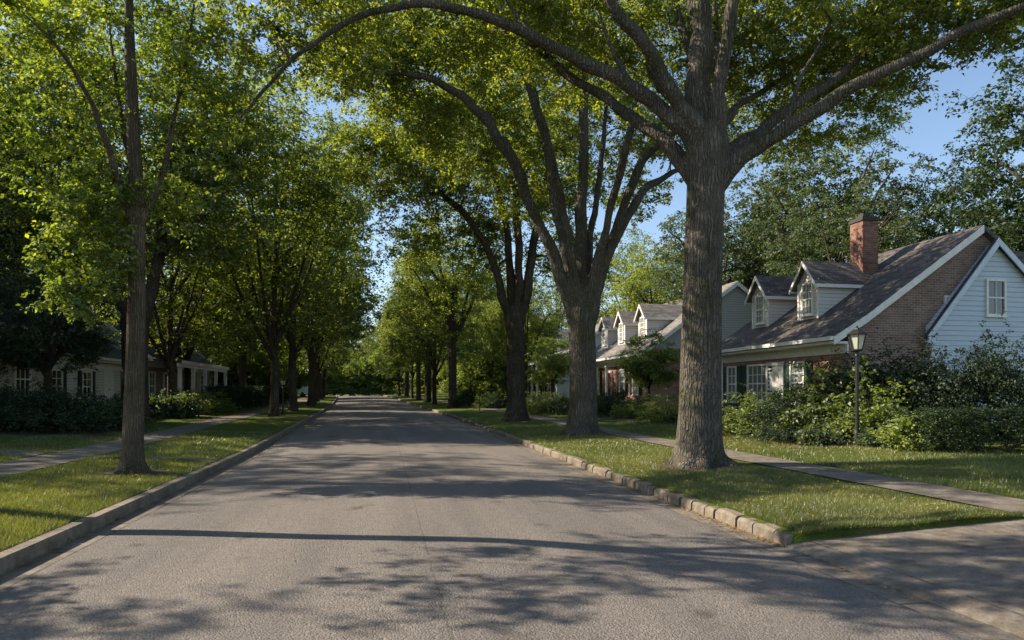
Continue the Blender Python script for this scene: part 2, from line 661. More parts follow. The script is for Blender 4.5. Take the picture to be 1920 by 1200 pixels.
def tag(o, label=None, cat=None, group=None, kind=None):
    if label: o['label'] = label
    if cat: o['category'] = cat
    if group: o['group'] = group
    if kind: o['kind'] = kind
    return o


def copy_tree(o, parent=None):
    c = o.copy()
    COL.objects.link(c)
    if parent:
        c.parent = parent
    for ch in list(o.children):
        copy_tree(ch, c)
    return c


# ------------------------------------------------------------------ setting: ground, road, kerbs, walks
def yrows():
    return np.unique(np.concatenate([np.arange(-12, 45, .5), np.arange(45, 130, 2.0), np.arange(130, 700, 20.0), [6.3, 6.37, 6.377, 6.383, 6.39, 6.4, 6.42, 6.45]]))


def strip(name, svals, zfun, m, ys, mats=None, kind='structure', dx=0):
    S, Yg = np.meshgrid(np.array(svals), ys)
    Z = zfun(S, Yg)
    X = S + xc(Yg)
    V = np.stack([X.ravel(), Yg.ravel(), Z.ravel()], 1)
    ny, nx = S.shape
    i = np.arange(ny - 1)[:, None] * nx + np.arange(nx - 1)[None, :]
    F = np.stack([i, i + 1, i + nx + 1, i + nx], -1).reshape(-1, 4)
    uv = np.stack([S.ravel(), Yg.ravel()], 1)
    o = np_mesh(name, V, F, m, smooth=True, uv=uv)
    tag(o, kind=kind)
    return o


ys = yrows()
DRIVE_Y = 6.38


def drive_z(s, Y):
    return rz(Y) + np.interp(s, [3.67, 3.72, 3.95, 7.5, 9.5, 30], [.004, .035, .065, .25, .34, .8])


def ground_z(S, Y):
    a = np.abs(S)
    z = rz(Y) + gs(S) + und(S + xc(Y), Y) * np.clip((a - 3.9) / .5, 0, 1) * (1 - ((a > 6.2) & (a < 7.7)))
    z = np.where(a < 3.745, rz(Y) - .06, z - .006)
    dr = (S > 3.7) & (Y < DRIVE_Y) & (Y > -12) & (S < 30)
    z = np.where(dr, drive_z(S, Y) - .05, z)
    return z


gsv = np.unique(np.concatenate([[-650, -300, -120, -60, -40], np.arange(-30, -8, 1.5), np.arange(-8, -3.9, .25), [-3.76, -3.74, -2, 0, 2, 3.74, 3.76], np.arange(3.9, 8, .25), np.arange(8, 30, 1.5), [30.1, 40, 60, 120, 300, 650]]))
strip('ground', gsv, ground_z, M['lawn'], ys)
strip('road', np.linspace(-3.389, 3.389, 25), lambda S, Y: rz(Y) + .07 * (1 - (S / 3.67) ** 2), M['asphalt'], ys[ys < 400])
for sg in (-1, 1):
    o = strip('gutter', sorted([sg * 3.375, sg * 3.53, sg * 3.68]), lambda S, Y: rz(Y) + np.interp(np.abs(S), [3.375, 3.53, 3.68], [.004, .006, .004]), M['gutter'], ys[ys < 140])
for sg in (-1, 1):
    yy = ys[ys < 140]
    if sg > 0:
        yy = yy[yy > DRIVE_Y]
    strip('sidewalk', sorted([sg * (6.55 if sg > 0 else 6.35), sg * 6.95, sg * (7.45 if sg > 0 else 7.5)]), lambda S, Y: rz(Y) + gs(S) + .012, M['walk'], yy)
strip('driveway', [3.675, 3.70, 3.74, 3.85, 3.95, 4.5, 5.5, 6.5, 7.5, 8.5, 10, 14, 20], drive_z, M['drive'], np.arange(-4, 6.5, .1) * 1.0)


def kerb(side):
    """segments of worn kerb stone in one strip"""
    rng = random.Random(5 + side)
    mb = MB()
    y = -4.0 if side < 0 else DRIVE_Y - .0
    while y < 125:
        L = rng.uniform(2.2, 3.2) if side < 0 else rng.choice([.28, .34, .45, .6, .8, 1.2])
        if side > 0 and y < 13: L = rng.choice([.26, .3, .36, .42, .55])
        if y > 30: L = 3 if side < 0 else rng.choice([.6, 1.0, 1.6])
        j = 0 if side < 0 else rng.uniform(-.012, .012)
        dz = 0 if side < 0 else rng.uniform(-.016, .012)
        g = .012 if side < 0 else rng.uniform(.008, .03)
        n = max(2, int(L / .25))
        rings = []
        for k in range(n + 1):
            Y = y + g + (L - 2 * g) * k / n
            b = .018 if side < 0 else rng.uniform(.02, .038)
            e = .0 if side < 0 else (.014 if k in (0, n) else 0)
            zt = float(rz(Y)) + .145 + dz - e
            zb = float(rz(Y)) - .04
            x0 = 3.665 + j + e * .7
            jt = 0 if side < 0 else rng.uniform(-.006, .006)
            prof = [(x0 + .002, zb), (x0 + .008, zt - b), (x0 + b + .006 + jt, zt), (3.815 + j, zt + jt), (3.82 + j, zb)]
            rings.append([(side * s + float(xc(Y)), Y, z) for s, z in prof])
        vs = [p for r in rings for p in r]
        fs = []
        for k in range(n):
            for q in range(4):
                a = k * 5 + q
                fs.append((a, a + 1, a + 6, a + 5))
        fs.append((0, 1, 2, 3, 4))
        fs.append(tuple(n * 5 + q for q in (4, 3, 2, 1, 0)))
        mb.add(vs, fs)
        y += L
    tag(mb.build('kerb', M['kerb']), kind='structure')


kerb(-1)
kerb(1)

# front walks crossing the lawns


def cross_walk(s0, s1, y0, y1, wd):
    n = 14
    V, F, UV = [], [], []
    for k in range(n + 1):
        t = k / n
        s = s0 + (s1 - s0) * t
        y = y0 + (y1 - y0) * t + .12 * math.sin(t * 5)
        for q in (-.5, .5):
            Y = y + q * wd
            z = float(H(s + xc(Y), Y)) + .014
            V.append((s + float(xc(Y)), Y, z))
            UV.append((q * wd, s))
    for k in range(n):
        F.append((2 * k, 2 * k + 1, 2 * k + 3, 2 * k + 2))
    return tag(np_mesh('path', np.array(V), np.array(F), M['walk'], uv=np.array(UV)), kind='structure')


cross_walk(-3.83, -6.33, 15.2, 15.6, .55)
cross_walk(-7.52, -12.5, 15.9, 17.6, .9)
cross_walk(7.52, 14, 27.8, 27.9, .9)
cross_walk(3.83, 6.33, 40, 40.2, .7)
cross_walk(-7.52, -13, 34, 34.2, .9)


def patch(cx, cy, r, seed, name='mulch_bed', m=None, sx=1, sy=1, dz=.018):
    rng = random.Random(seed)
    n = 40
    V = [(cx, cy, float(H(cx, cy)) + dz + .02)]
    ph = [rng.uniform(0, 6.28) for _ in range(3)]
    for k in range(1, 4):
        for i in range(n):
            a = 2 * PI * i / n
            rr = r * (1 + .12 * math.sin(3 * a + ph[0]) + .08 * math.sin(5 * a + ph[1]) + .05 * math.sin(9 * a + ph[2])) * k / 3
            x, y = cx + rr * math.cos(a) * sx, cy + rr * math.sin(a) * sy
            V.append((x, y, float(H(x, y)) + (dz if k < 3 else -.01)))
    F = [(0, 1 + i, 1 + (i + 1) % n) for i in range(n)]
    mb = MB()
    mb.add(V, F)
    mb.f += [(1 + (k - 1) * n + i, 1 + k * n + i, 1 + k * n + (i + 1) % n, 1 + (k - 1) * n + (i + 1) % n) for k in (1, 2) for i in range(n)]
    mb.mi = [0] * len(mb.f)
    o = mb.build(name, m or M['mulch'], smooth=True)
    tag(o, kind='structure')


# ------------------------------------------------------------------ trees
RNG = np.random.default_rng(11)


def catmull(pts, n):
    P = np.asarray(pts, float)
    P = np.vstack([2 * P[0] - P[1], P, 2 * P[-1] - P[-2]])
    out = []
    segs = len(P) - 3
    for i in range(segs):
        p0, p1, p2, p3 = P[i:i + 4]
        m = max(2, int(round(n / segs)))
        for k in range(m):
            t = k / m
            out.append(.5 * ((2 * p1) + (-p0 + p2) * t + (2 * p0 - 5 * p1 + 4 * p2 - p3) * t * t + (-p0 + 3 * p1 - 3 * p2 + p3) * t ** 3))
    out.append(P[-2])
    return np.array(out)


def tube_arr(path, rad, nseg, V, F, flare=None, wob=0, rng=None, ridge=0):
    """path (n,3[,+r])"""
    n = len(path)
    tan = np.gradient(path, axis=0)
    tan /= np.linalg.norm(tan, axis=1)[:, None] + 1e-9
    ref = np.array([0., 1., 0.]) if abs(tan[0, 1]) < .9 else np.array([1., 0, 0])
    u = np.cross(tan[0], ref); u /= np.linalg.norm(u)
    base = sum(len(a) for a in V)
    a = np.linspace(0, 2 * PI, nseg, endpoint=False)
    ph = RNG.uniform(0, 6.28, 4)
    rings = []
    for i in range(n):
        u = u - tan[i] * np.dot(u, tan[i]); u /= np.linalg.norm(u)
        v = np.cross(tan[i], u)
        r = rad[i] * (1 + wob * (np.sin(2 * a + ph[0] + i * .15) + .6 * np.sin(3 * a + ph[1] - i * .1)))
        if ridge:
            hgt = path[i, 2] - path[0, 2]
            am = np.clip(1 - hgt / ridge[0], 0, 1) ** 2
            r = r * (1 + ridge[1] * am * (np.maximum(0, np.sin(5 * a + ph[2])) ** 1.5 + .5 * np.maximum(0, np.sin(3 * a + ph[3]))))
        rings.append(path[i] + np.outer(np.cos(a) * r, u) + np.outer(np.sin(a) * r, v))
    V.append(np.concatenate(rings + [path[-1:] + tan[-1:] * rad[-1]]))
    i = np.arange(n - 1)[:, None] * nseg + np.arange(nseg)[None, :]
    j = np.arange(n - 1)[:, None] * nseg + (np.arange(nseg)[None, :] + 1) % nseg
    F.append(np.stack([i, j, j + nseg, i + nseg], -1).reshape(-1, 4) + base)
    k = np.arange(nseg)
    V[-1] = np.vstack([V[-1], path[:1]])
    F.append(np.stack([(k + 1) % nseg, k, np.full(nseg, n * nseg + 1), np.full(nseg, n * nseg + 1)], -1) + base)
    tip = n * nseg
    F.append(np.stack([(n - 1) * nseg + k, (n - 1) * nseg + (k + 1) % nseg, np.full(nseg, tip), np.full(nseg, tip)], -1) + base)


def tube_mesh(name, V, F, m, parent):
    V = np.concatenate(V); F = np.concatenate(F)
    quads = F[F[:, 2] != F[:, 3]]
    tris = F[F[:, 2] == F[:, 3]][:, :3]
    fs = [tuple(q) for q in quads.tolist()] + [tuple(t) for t in tris.tolist()]
    me = bpy.data.meshes.new(name)
    me.from_pydata(V.tolist(), [], fs)
    me.materials.append(m)
    me.polygons.foreach_set('use_smooth', [True] * len(me.polygons))
    me.update()
    o = bpy.data.objects.new(name, me)
    COL.objects.link(o)
    o.parent = parent
    return o


def leaf_cloud(C, R, ntw, nlf, size, rng, droop=.3, flat=.55, up=1.0, want_twigs=False):
    """leaf sprays round clump centres C (m,3), radii R (m)"""
    m = len(C)
    T = m * ntw
    c = np.repeat(C, ntw, 0)
    r = np.repeat(R, ntw)
    st = rng.normal(size=(T, 3)) * (r * .42)[:, None] * np.array([1, 1, flat])
    d = rng.normal(size=(T, 3)) * np.array([1, 1, .35]) + st / (r[:, None] + 1e-6) * .8
    d /= np.linalg.norm(d, axis=1)[:, None] + 1e-9
    Lt = r * rng.uniform(.45, .95, T)
    t = (np.arange(nlf) + rng.uniform(0, 1, (T, nlf))) / nlf
    side = np.where(np.arange(nlf) % 2 == 0, 1., -1.)[None, :] * np.ones((T, 1))
    p = (c + st)[:, None, :] + d[:, None, :] * (t * Lt[:, None])[..., None]
    p[..., 2] -= droop * (t ** 2) * Lt[:, None]
    p += rng.normal(size=p.shape) * size * .35
    hor = np.cross(d, np.array([0, 0, 1.])); hor /= np.linalg.norm(hor, axis=1)[:, None] + 1e-9
    ax = d[:, None, :] * .6 + hor[:, None, :] * side[..., None] * .8 + rng.normal(size=p.shape) * .45
    ax[..., 2] -= .35
    ax = ax.reshape(-1, 3); p = p.reshape(-1, 3)
    ax /= np.linalg.norm(ax, axis=1)[:, None]
    nm = rng.normal(size=ax.shape) * .75
    nm[:, 2] += up
    nm -= ax * np.sum(nm * ax, 1)[:, None]
    nm /= np.linalg.norm(nm, axis=1)[:, None] + 1e-9
    sd = np.cross(ax, nm)
    L = size * rng.uniform(.6, 1.25, len(p))
    wd = L * rng.uniform(.24, .36, len(p))
    mid = p + ax * (L * .45)[:, None]
    fold = nm * (wd * .35)[:, None]
    V = np.stack([p, mid + sd * wd[:, None] + fold, p + ax * L[:, None] - nm * (L * .12)[:, None], mid - sd * wd[:, None] + fold], 1).reshape(-1, 3)
    F = np.arange(len(V)).reshape(-1, 4)
    if want_twigs:
        a0 = c; a1 = c + st; a2 = a1 + d * Lt[:, None]; a2[:, 2] -= droop * Lt
        return V, F, (a0, a1, a2)
    return V, F


def sample_clumps(ells, rng, mind=0.0):
    out, rr = [], []
    for (c, rad, n, cr) in ells:
        q = rng.normal(size=(n, 3))
        q /= np.linalg.norm(q, axis=1)[:, None]
        q *= (rng.uniform(0.05, 1, n) ** (1 / 2.4))[:, None]
        out.append(np.asarray(c) + q * np.asarray(rad))
        rr.append(cr * rng.uniform(.55, 1.25, n))
    return np.concatenate(out), np.concatenate(rr)


def make_tree(name, label, base, trunk, limbs, ells, leafm, barkm, ntw=9, nlf=14, size=.13, group='', cat='tree',
              remesh=0, nseg=14, br_r=.035, seed=1, extra=None, droop=.3, ridge=None, bend=.25, flat=.42):
    """all coordinates world; trunk = [(p, r)...]; limbs = [[(p, r)...]...]"""
    rng = np.random.default_rng(seed)
    base = np.asarray(base, float)
    root = empty(name, base, 0, label, cat, group or None)
    V, F = [], []
    P = np.array([np.append(p, r) for p, r in trunk])
    q = catmull(P, 30)
    tube_arr(q[:, :3] - base, q[:, 3], max(nseg, 40 if remesh else nseg), V, F, wob=.03, ridge=ridge)
    if remesh and ridge:
        R0 = trunk[2][1]
        for k in range(7):
            a_ = 2 * PI * k / 7 + rng.uniform(-.35, .35)
            dx_, dy_ = math.cos(a_), math.sin(a_)
            ro = R0 * rng.uniform(1.35, 2.0)
            zg_ = float(H(base[0] + dx_ * ro, base[1] + dy_ * ro, False)) - base[2]
            rp = catmull(np.array([[dx_ * R0 * .55, dy_ * R0 * .55, R0 * 1.3], [dx_ * R0 * .95, dy_ * R0 * .95, R0 * .35], [dx_ * ro, dy_ * ro, zg_ + .0], [dx_ * ro * 1.25, dy_ * ro * 1.25, zg_ - .12]]), 10)
            tube_arr(rp, np.linspace(R0 * .42, R0 * .14, len(rp)), 12, V, F)
    nodes = []
    for k in range(len(q)):
        nodes.append(np.append(q[k, :3], q[k, 3]))
    nodes = nodes[-6:]
    for lb in limbs:
        P = np.array([np.append(p, r) for p, r in lb])
        q = catmull(P, max(10, 5 * len(lb)))
        nz = rng.normal(size=(len(q), 3))
        kk = np.array([.25, .5, .25])
        for a_ in range(3):
            nz[:, a_] = np.convolve(nz[:, a_], kk, 'same')
        env = np.minimum(1, np.arange(len(q)) / 4.0)[:, None]
        q[:, :3] += nz * np.maximum(q[:, 3:4], .04) * .32 * env
        q[:, 3] *= 1 + .06 * np.sin(np.arange(len(q)) * 1.7)
        tube_arr(q[:, :3] - base, q[:, 3], nseg, V, F, wob=.04)
        nodes += [np.append(a[:3], a[3]) for a in q[2:]]
    if remesh:
        tr = tube_mesh('trunk', V, F, barkm, root)
        md = tr.modifiers.new('remesh', 'REMESH')
        md.mode = 'VOXEL'
        md.voxel_size = remesh
        md.use_smooth_shade = True
        ms = tr.modifiers.new('smooth', 'SMOOTH')
        ms.iterations = 6
        ms.factor = .5
    nodes = np.array(nodes)
    C, R = sample_clumps(ells, rng)
    # branches from limbs to clumps
    if remesh:
        V, F = [], []
    extra_nodes = nodes
    order = np.argsort([np.min(np.linalg.norm(nodes[:, :3] - c, axis=1)) for c in C])
    for ii, i in enumerate(order):
        c = C[i]
        dv = c - extra_nodes[:, :3]
        dist = np.linalg.norm(dv, axis=1) + np.maximum(0, -dv[:, 2]) * .6
        k = int(np.argmin(dist))
        p0 = extra_nodes[k, :3]
        L = np.linalg.norm(c - p0)
        if L < .15: continue
        r0 = min(extra_nodes[k, 3] * .6, br_r * (.5 + L * .35))
        mid = (p0 + c) / 2 + np.array([0, 0, bend * L * .5]) + rng.normal(size=3) * L * .07
        path = catmull(np.array([p0, mid, c + np.array([0, 0, -.05])]), 6)
        rad = np.linspace(r0, .006, len(path))
        tube_arr(path - base, rad, 5, V, F)
        pts = np.hstack([path[1:], rad[1:, None]])
        extra_nodes = np.vstack([extra_nodes, pts[::2]])
    LV, LF, tw = leaf_cloud(C, R, ntw, nlf, size, rng, droop, flat, want_twigs=True)
    # fine twigs carrying the sprays
    tri = np.array([[1, 0, 0], [-.5, .87, 0], [-.5, -.87, 0]])
    tr_ = .0045 + .02 * size
    off = sum(len(a) for a in V)
    TVs = np.stack([tw[0][:, None, :] + tri * tr_, tw[1][:, None, :] + tri * tr_ * .7, tw[2][:, None, :] + tri * tr_ * .3], 1).reshape(-1, 3) - base
    nb_ = np.arange(len(tw[0]))[:, None, None] * 9
    q_ = np.array([[k * 3 + j, k * 3 + (j + 1) % 3, k * 3 + 3 + (j + 1) % 3, k * 3 + 3 + j] for k in (0, 1) for j in range(3)])
    V.append(TVs)
    F.append((nb_ + q_[None]).reshape(-1, 4) + off)
    tube_mesh('branches' if remesh else 'trunk', V, F, barkm, root)
    np_mesh('crown', LV - base, LF, leafm, root)
    return root


def PR(lst, dd=None):
    """[(px,py,d,r)] -> [(p,r)]"""
    return [(W(a, b, c), r) for a, b, c, r in lst]


def El(px, py, d, rx, rd, rz_, n, cr):
    return (W(px, py, d), (rx, rd, rz_), n, cr)


def onground(px, d, s_off=0):
    p = W(px, 735, d)
    return np.array([p[0], p[1], float(H(p[0], p[1], False))])


# --- first elm on the right
b = onground(1312, 12.9)
T1 = make_tree('elm_tree', 'massive furrowed elm beside the driveway, its long limb arching over the whole road', b,
    [(b + (0, 0, -.15), .52), (b + (0, 0, .12), .46), (b + (0, 0, .5), .40), (W(1314, 700, 12.9), .37), (W(1318, 500, 12.9), .345), (W(1322, 380, 12.9), .345), (W(1325, 300, 12.9), .36), (W(1325, 245, 12.9), .32)],
    [PR([(1318, 345, 12.9, .24), (1290, 262, 12.8, .17), (1200, 178, 12.8, .135), (1050, 92, 12.6, .108), (900, 28, 12.4, .088), (780, 8, 12.2, .076), (660, 38, 12, .062), (560, 102, 11.9, .05), (490, 175, 11.8, .04), (445, 225, 11.8, .03)]),
     PR([(1310, 340, 13.0, .22), (1245, 268, 13.4, .14), (1175, 212, 14, .12), (1080, 150, 14.8, .10), (960, 50, 15, .09), (850, -60, 15.6, .06)]),
     PR([(1322, 300, 12.9, .24), (1285, 210, 12.6, .14), (1225, 105, 12.2, .12), (1150, 10, 11.8, .10), (1080, -110, 11.4, .07)]),
     PR([(1325, 290, 12.9, .34), (1314, 160, 13, .25), (1311, 0, 13.1, .2), (1300, -200, 13.1, .13), (1290, -400, 13.1, .06)]),
     PR([(1340, 300, 12.9, .25), (1352, 160, 12.6, .13), (1376, 0, 12.3, .11), (1410, -200, 12, .07)]),
     PR([(1340, 345, 12.9, .24), (1395, 292, 12.7, .155), (1480, 240, 12.5, .132), (1600, 160, 12.2, .112), (1750, 88, 11.9, .10), (1920, 8, 11.6, .075), (2080, -70, 11.4, .05)]),
     PR([(1345, 315, 12.9, .25), (1420, 250, 13.2, .13), (1510, 185, 13.6, .11), (1610, 110, 14, .09), (1700, 10, 14.4, .06)]),
     PR([(1318, 250, 13.1, .14), (1296, 120, 13.6, .085), (1262, -20, 14.1, .06), (1240, -140, 14.5, .03)]),
     PR([(1335, 230, 13.1, .13), (1345, 110, 13.8, .07), (1335, -30, 14.4, .05)]),
     PR([(1470, 245, 12.6, .07), (1500, 150, 13.0, .05), (1560, 40, 13.4, .03)]),
     PR([(1200, 178, 12.8, .07), (1150, 100, 13.3, .05), (1120, 10, 13.8, .03)]),
     PR([(1000, 70, 12.5, .05), (940, -10, 12.9, .035), (900, -80, 13.2, .02)]),
     PR([(1320, 280, 13, .22), (1262, 190, 13.8, .12), (1230, 150, 14.8, .1), (1200, 40, 16, .06)]),
     PR([(1335, 260, 13, .2), (1380, 200, 14.5, .09), (1450, 160, 16, .07), (1550, 90, 17.5, .05)])],
    [El(1180, -120, 14, 4.2, 3.2, 2.2, 130, .6), El(760, -50, 13.4, 3.8, 2.2, 1.1, 170, .5), El(560, 40, 13, 1.9, 1.4, 1.1, 70, .42),
     El(1520, -20, 14.4, 3.0, 2.2, 1.7, 140, .55), El(1840, -50, 12.8, 2.2, 1.6, 1.15, 120, .42), El(1900, 30, 12.6, .9, 1.2, .5, 28, .36), El(1480, 90, 15.8, 3.2, 1.4, 1.3, 130, .5),
     El(1180, 60, 15.8, 3.6, 1.6, 1.6, 130, .5), El(1560, 170, 17, 2.3, 1.6, 1.7, 110, .5), El(1000, 60, 14.6, 2.6, 1.6, 1.0, 90, .45), El(1300, -420, 13, 4.5, 3.5, 2, 26, .8),
     El(1700, 60, 13.6, 1.4, 1.3, 1.0, 60, .4), El(1420, 210, 17.5, 1.8, 1.4, 1.2, 50, .5)],
    M['leaf_elm'], M['bark'], ntw=8, nlf=15, size=.088, group='elms along the right verge', remesh=.035, nseg=22, br_r=.03, seed=3,
    ridge=(1.3, .28))

# --- second elm
b = onground(1093, 21.5)
T2 = make_tree('elm_tree', 'vase-shaped forked elm between the massive furrowed elm and the dark-trunked elm', b,
    [(b + (0, 0, -.15), .6), (b + (0, 0, .12), .5), (b + (0, 0, .6), .435), (W(1093, 700, 21.5), .42), (W(1091, 630, 21.5), .42), (W(1090, 585, 21.5), .44), (W(1090, 545, 21.5), .30)],
    [PR([(1082, 610, 21.5, .26), (1052, 510, 21.2, .2), (1003, 400, 21, .16), (958, 300, 20.6, .18), (900, 212, 20.2, .15), (830, 160, 19.8, .12), (760, 138, 19.4, .09), (690, 142, 19, .06)]),
     PR([(1090, 590, 21.5, .28), (1088, 450, 21.6, .21), (1092, 300, 21.8, .16), (1095, 120, 22, .15), (1100, -60, 22, .08)]),
     PR([(1086, 590, 21.6, .22), (1050, 420, 22.2, .19), (1020, 250, 22.8, .15), (980, 110, 23.5, .1), (940, 10, 24, .06)]),
     PR([(1100, 610, 21.5, .27), (1128, 510, 21.4, .19), (1162, 410, 21.2, .15), (1205, 300, 21, .15), (1290, 230, 20.8, .11), (1400, 170, 20.6, .07)]),
     PR([(1100, 600, 21.6, .24), (1140, 480, 22.2, .16), (1195, 375, 22.6, .15), (1250, 330, 23, .11), (1290, 312, 23.4, .07)]),
     PR([(1100, 580, 21.4, .2), (1135, 430, 20.9, .13), (1170, 300, 20.2, .13), (1200, 150, 19.8, .09), (1230, 0, 19.4, .05)]),
     PR([(1094, 580, 21.6, .18), (1110, 440, 22, .12), (1128, 300, 22.4, .1), (1140, 160, 22.8, .06)]),
     PR([(1084, 580, 21.4, .2), (1062, 420, 20.9, .13), (1030, 280, 20, .13), (985, 150, 19.2, .09), (950, 60, 18.6, .05)])],
    [El(1070, 60, 22.5, 5.0, 4.0, 2.6, 190, .72), El(830, 120, 21.4, 3.6, 2.8, 1.6, 180, .6), El(1100, 230, 24.5, 4.2, 1.6, 2.2, 120, .6), El(1260, 200, 22.8, 2.4, 2.0, 2.0, 75, .55),
     El(900, 270, 23.5, 2.4, 1.6, 1.4, 80, .55), El(1080, -150, 21.5, 4.5, 4, 2.2, 26, .9), El(700, 90, 20.0, 1.8, 1.8, 1.2, 80, .5), El(640, 130, 20.0, 1.2, 1.6, .7, 26, .45), El(790, 230, 21.5, 1.5, 1.5, 1.0, 40, .5), El(1200, 360, 25.5, 1.6, 1.2, 1.0, 24, .5), El(1010, 380, 24.5, 1.6, 1.2, 1.0, 36, .5)],
    M['leaf_elm'], M['bark'], ntw=8, nlf=15, size=.11, group='elms along the right verge', remesh=.05, nseg=18, br_r=.04, seed=4, ridge=(1.4, .28))

# --- third elm
b = onground(968, 29.8)
T3 = make_tree('elm_tree', 'dark-trunked elm on the right verge just beyond the vase-shaped forked elm', b,
    [(b + (0, 0, -.15), .72), (b + (0, 0, .15), .52), (b + (0, 0, .7), .42), (W(967, 700, 29.8), .385), (W(966, 620, 29.8), .38), (W(965, 575, 29.8), .33)],
    [PR([(960, 620, 29.8, .26), (940, 540, 29.6, .19), (912, 460, 29.4, .15), (870, 400, 29.2, .14), (810, 350, 29, .09)]),
     PR([(965, 600, 29.8, .26), (957, 500, 30, .17), (943, 400, 30.3, .14), (915, 290, 30.6, .12), (890, 200, 31, .07)]),
     PR([(968, 600, 29.8, .24), (976, 500, 29.6, .17), (968, 380, 29.4, .17), (975, 250, 29.2, .1)]),
     PR([(972, 610, 29.8, .26), (990, 520, 29.9, .2), (1004, 440, 30, .17), (1020, 350, 30.2, .13), (1050, 260, 30.4, .08)])],
    [El(880, 300, 30.6, 4.2, 3.4, 2.8, 190, .8), El(960, 190, 30.6, 5.0, 3.8, 2.8, 160, .85), El(790, 350, 29.4, 2.2, 2.6, 1.7, 80, .7), El(1040, 330, 31.2, 2.6, 2.2, 2.4, 100, .8), El(740, 240, 28.5, 2.2, 2.2, 1.8, 70, .7),
     El(900, 450, 32, 2.6, 1.2, 1.6, 60, .7), El(770, 440, 33, 1.6, 1.4, 1.4, 34, .6), El(690, 300, 29, 1.8, 1.8, 1.6, 50, .6), El(1060, 480, 32.5, 2.0, 1.2, 1.6, 60, .7)],
    M['leaf_elm'], M['bark_far'], ntw=8, nlf=14, size=.135, group='elms along the right verge', nseg=16, br_r=.06, seed=5, ridge=(1.5, .25))

# --- slim tree on the left verge
b = onground(249, 12.05)
L1 = make_tree('young_tree', 'slim straight-trunked tree on the left verge with bright hanging foliage', b,
    [(b + (0, 0, -.1), .3), (b + (0, 0, .1), .235), (b + (0, 0, .4), .18), (W(253, 700, 12.05), .155), (W(256, 560, 12.05), .14), (W(257, 400, 12.05), .12), (W(250, 250, 12.05), .11), (W(243, 80, 12.05), .085), (W(240, -120, 12), .05)],
    [PR([(252, 430, 12, .08), (222, 340, 11.8, .06), (200, 270, 11.6, .055), (160, 170, 11.3, .045), (110, 90, 11, .035), (40, 20, 10.8, .02)]),
     PR([(262, 420, 12, .08), (296, 350, 12.2, .055), (320, 260, 12.4, .045), (345, 130, 12.6, .035), (368, -20, 12.8, .025)]),
     PR([(254, 350, 12, .06), (232, 250, 12.4, .045), (215, 130, 12.8, .035), (200, 0, 13, .02)]),
     PR([(256, 470, 12, .05), (225, 430, 11.8, .035), (190, 415, 11.6, .025), (150, 450, 11.4, .015)])],
    [El(165, 470, 11.5, .75, .6, 1.2, 62, .26), El(190, 385, 11.9, .9, .6, .7, 50, .28), El(130, 560, 11.3, .4, .4, .4, 14, .22), El(110, 260, 12.4, 1.5, 1.1, 1.4, 70, .36), El(250, 60, 13, 2.2, 1.4, 1.5, 90, .40),
     El(370, 180, 12.9, 1.2, 1.0, 1.6, 60, .34), El(20, 120, 12.2, 1.5, 1.2, 1.5, 50, .40), El(240, -160, 12, 2, 1.8, 1.4, 50, .5), El(330, 370, 12.9, .6, .6, .7, 20, .3), El(90, 30, 11.4, 1.0, .8, .6, 30, .34)],
    M['leaf_bright'], M['bark_smooth'], ntw=7, nlf=11, size=.082, group='', remesh=.025, nseg=16, br_r=.018, seed=6, ridge=(.7, .18))

# --- slim tree just outside the left edge, whose trunk shadow crosses the near road
bx, by = -5.0, 9.1
b = np.array([bx, by, float(H(bx, by, False))])
L0 = make_tree('young_tree', 'slim verge tree at the extreme left edge, its leaves hanging into the upper corner', b,
    [(b + (0, 0, -.1), .28), (b + (0, 0, .1), .22), (b + (0, 0, .5), .17), (b + (.03, .05, 1.6), .15), (b + (.0, -.04, 3), .125), (b + (.03, .08, 4.4), .12), (b + (0, .0, 5.6), .10), (b + (.05, 0, 8), .09), (b + (0, 0, 10.5), .04)],
    [[(b + (0, 0, 4.6), .08), (b + (-1.2, .3, 6.0), .055), (b + (-2.0, .5, 7.8), .03)],
     [(b + (0, 0, 5.2), .08), (b + (.4, -1.4, 6.8), .05), (b + (.5, -2.4, 8.6), .03)],
     [(b + (0, 0, 5.5), .07), (b + (.6, 1.0, 7.2), .045), (b + (1.0, 1.5, 8.8), .03)]],
    [(b + (.2, -.6, 7.6), (1.9, 1.8, 1.9), 80, .34), (b + (1.3, -1.6, 6.4), (1.2, 1.2, .7), 18, .3), (b + (-1.2, 0, 7), (1.4, 1.3, 1.6), 34, .34), (b + (.4, -2.8, 7.6), (1.3, .9, 1.2), 24, .32), (b + (-1.5, -1.0, 5.4), (1.2, 1.0, .4), 12, .3), (b + (-.6, .2, 9.6), (1.6, 1.5, .9), 30, .36)],
    M['leaf_bright'], M['bark_smooth'], ntw=7, nlf=11, size=.10, nseg=14, br_r=.018, seed=16)

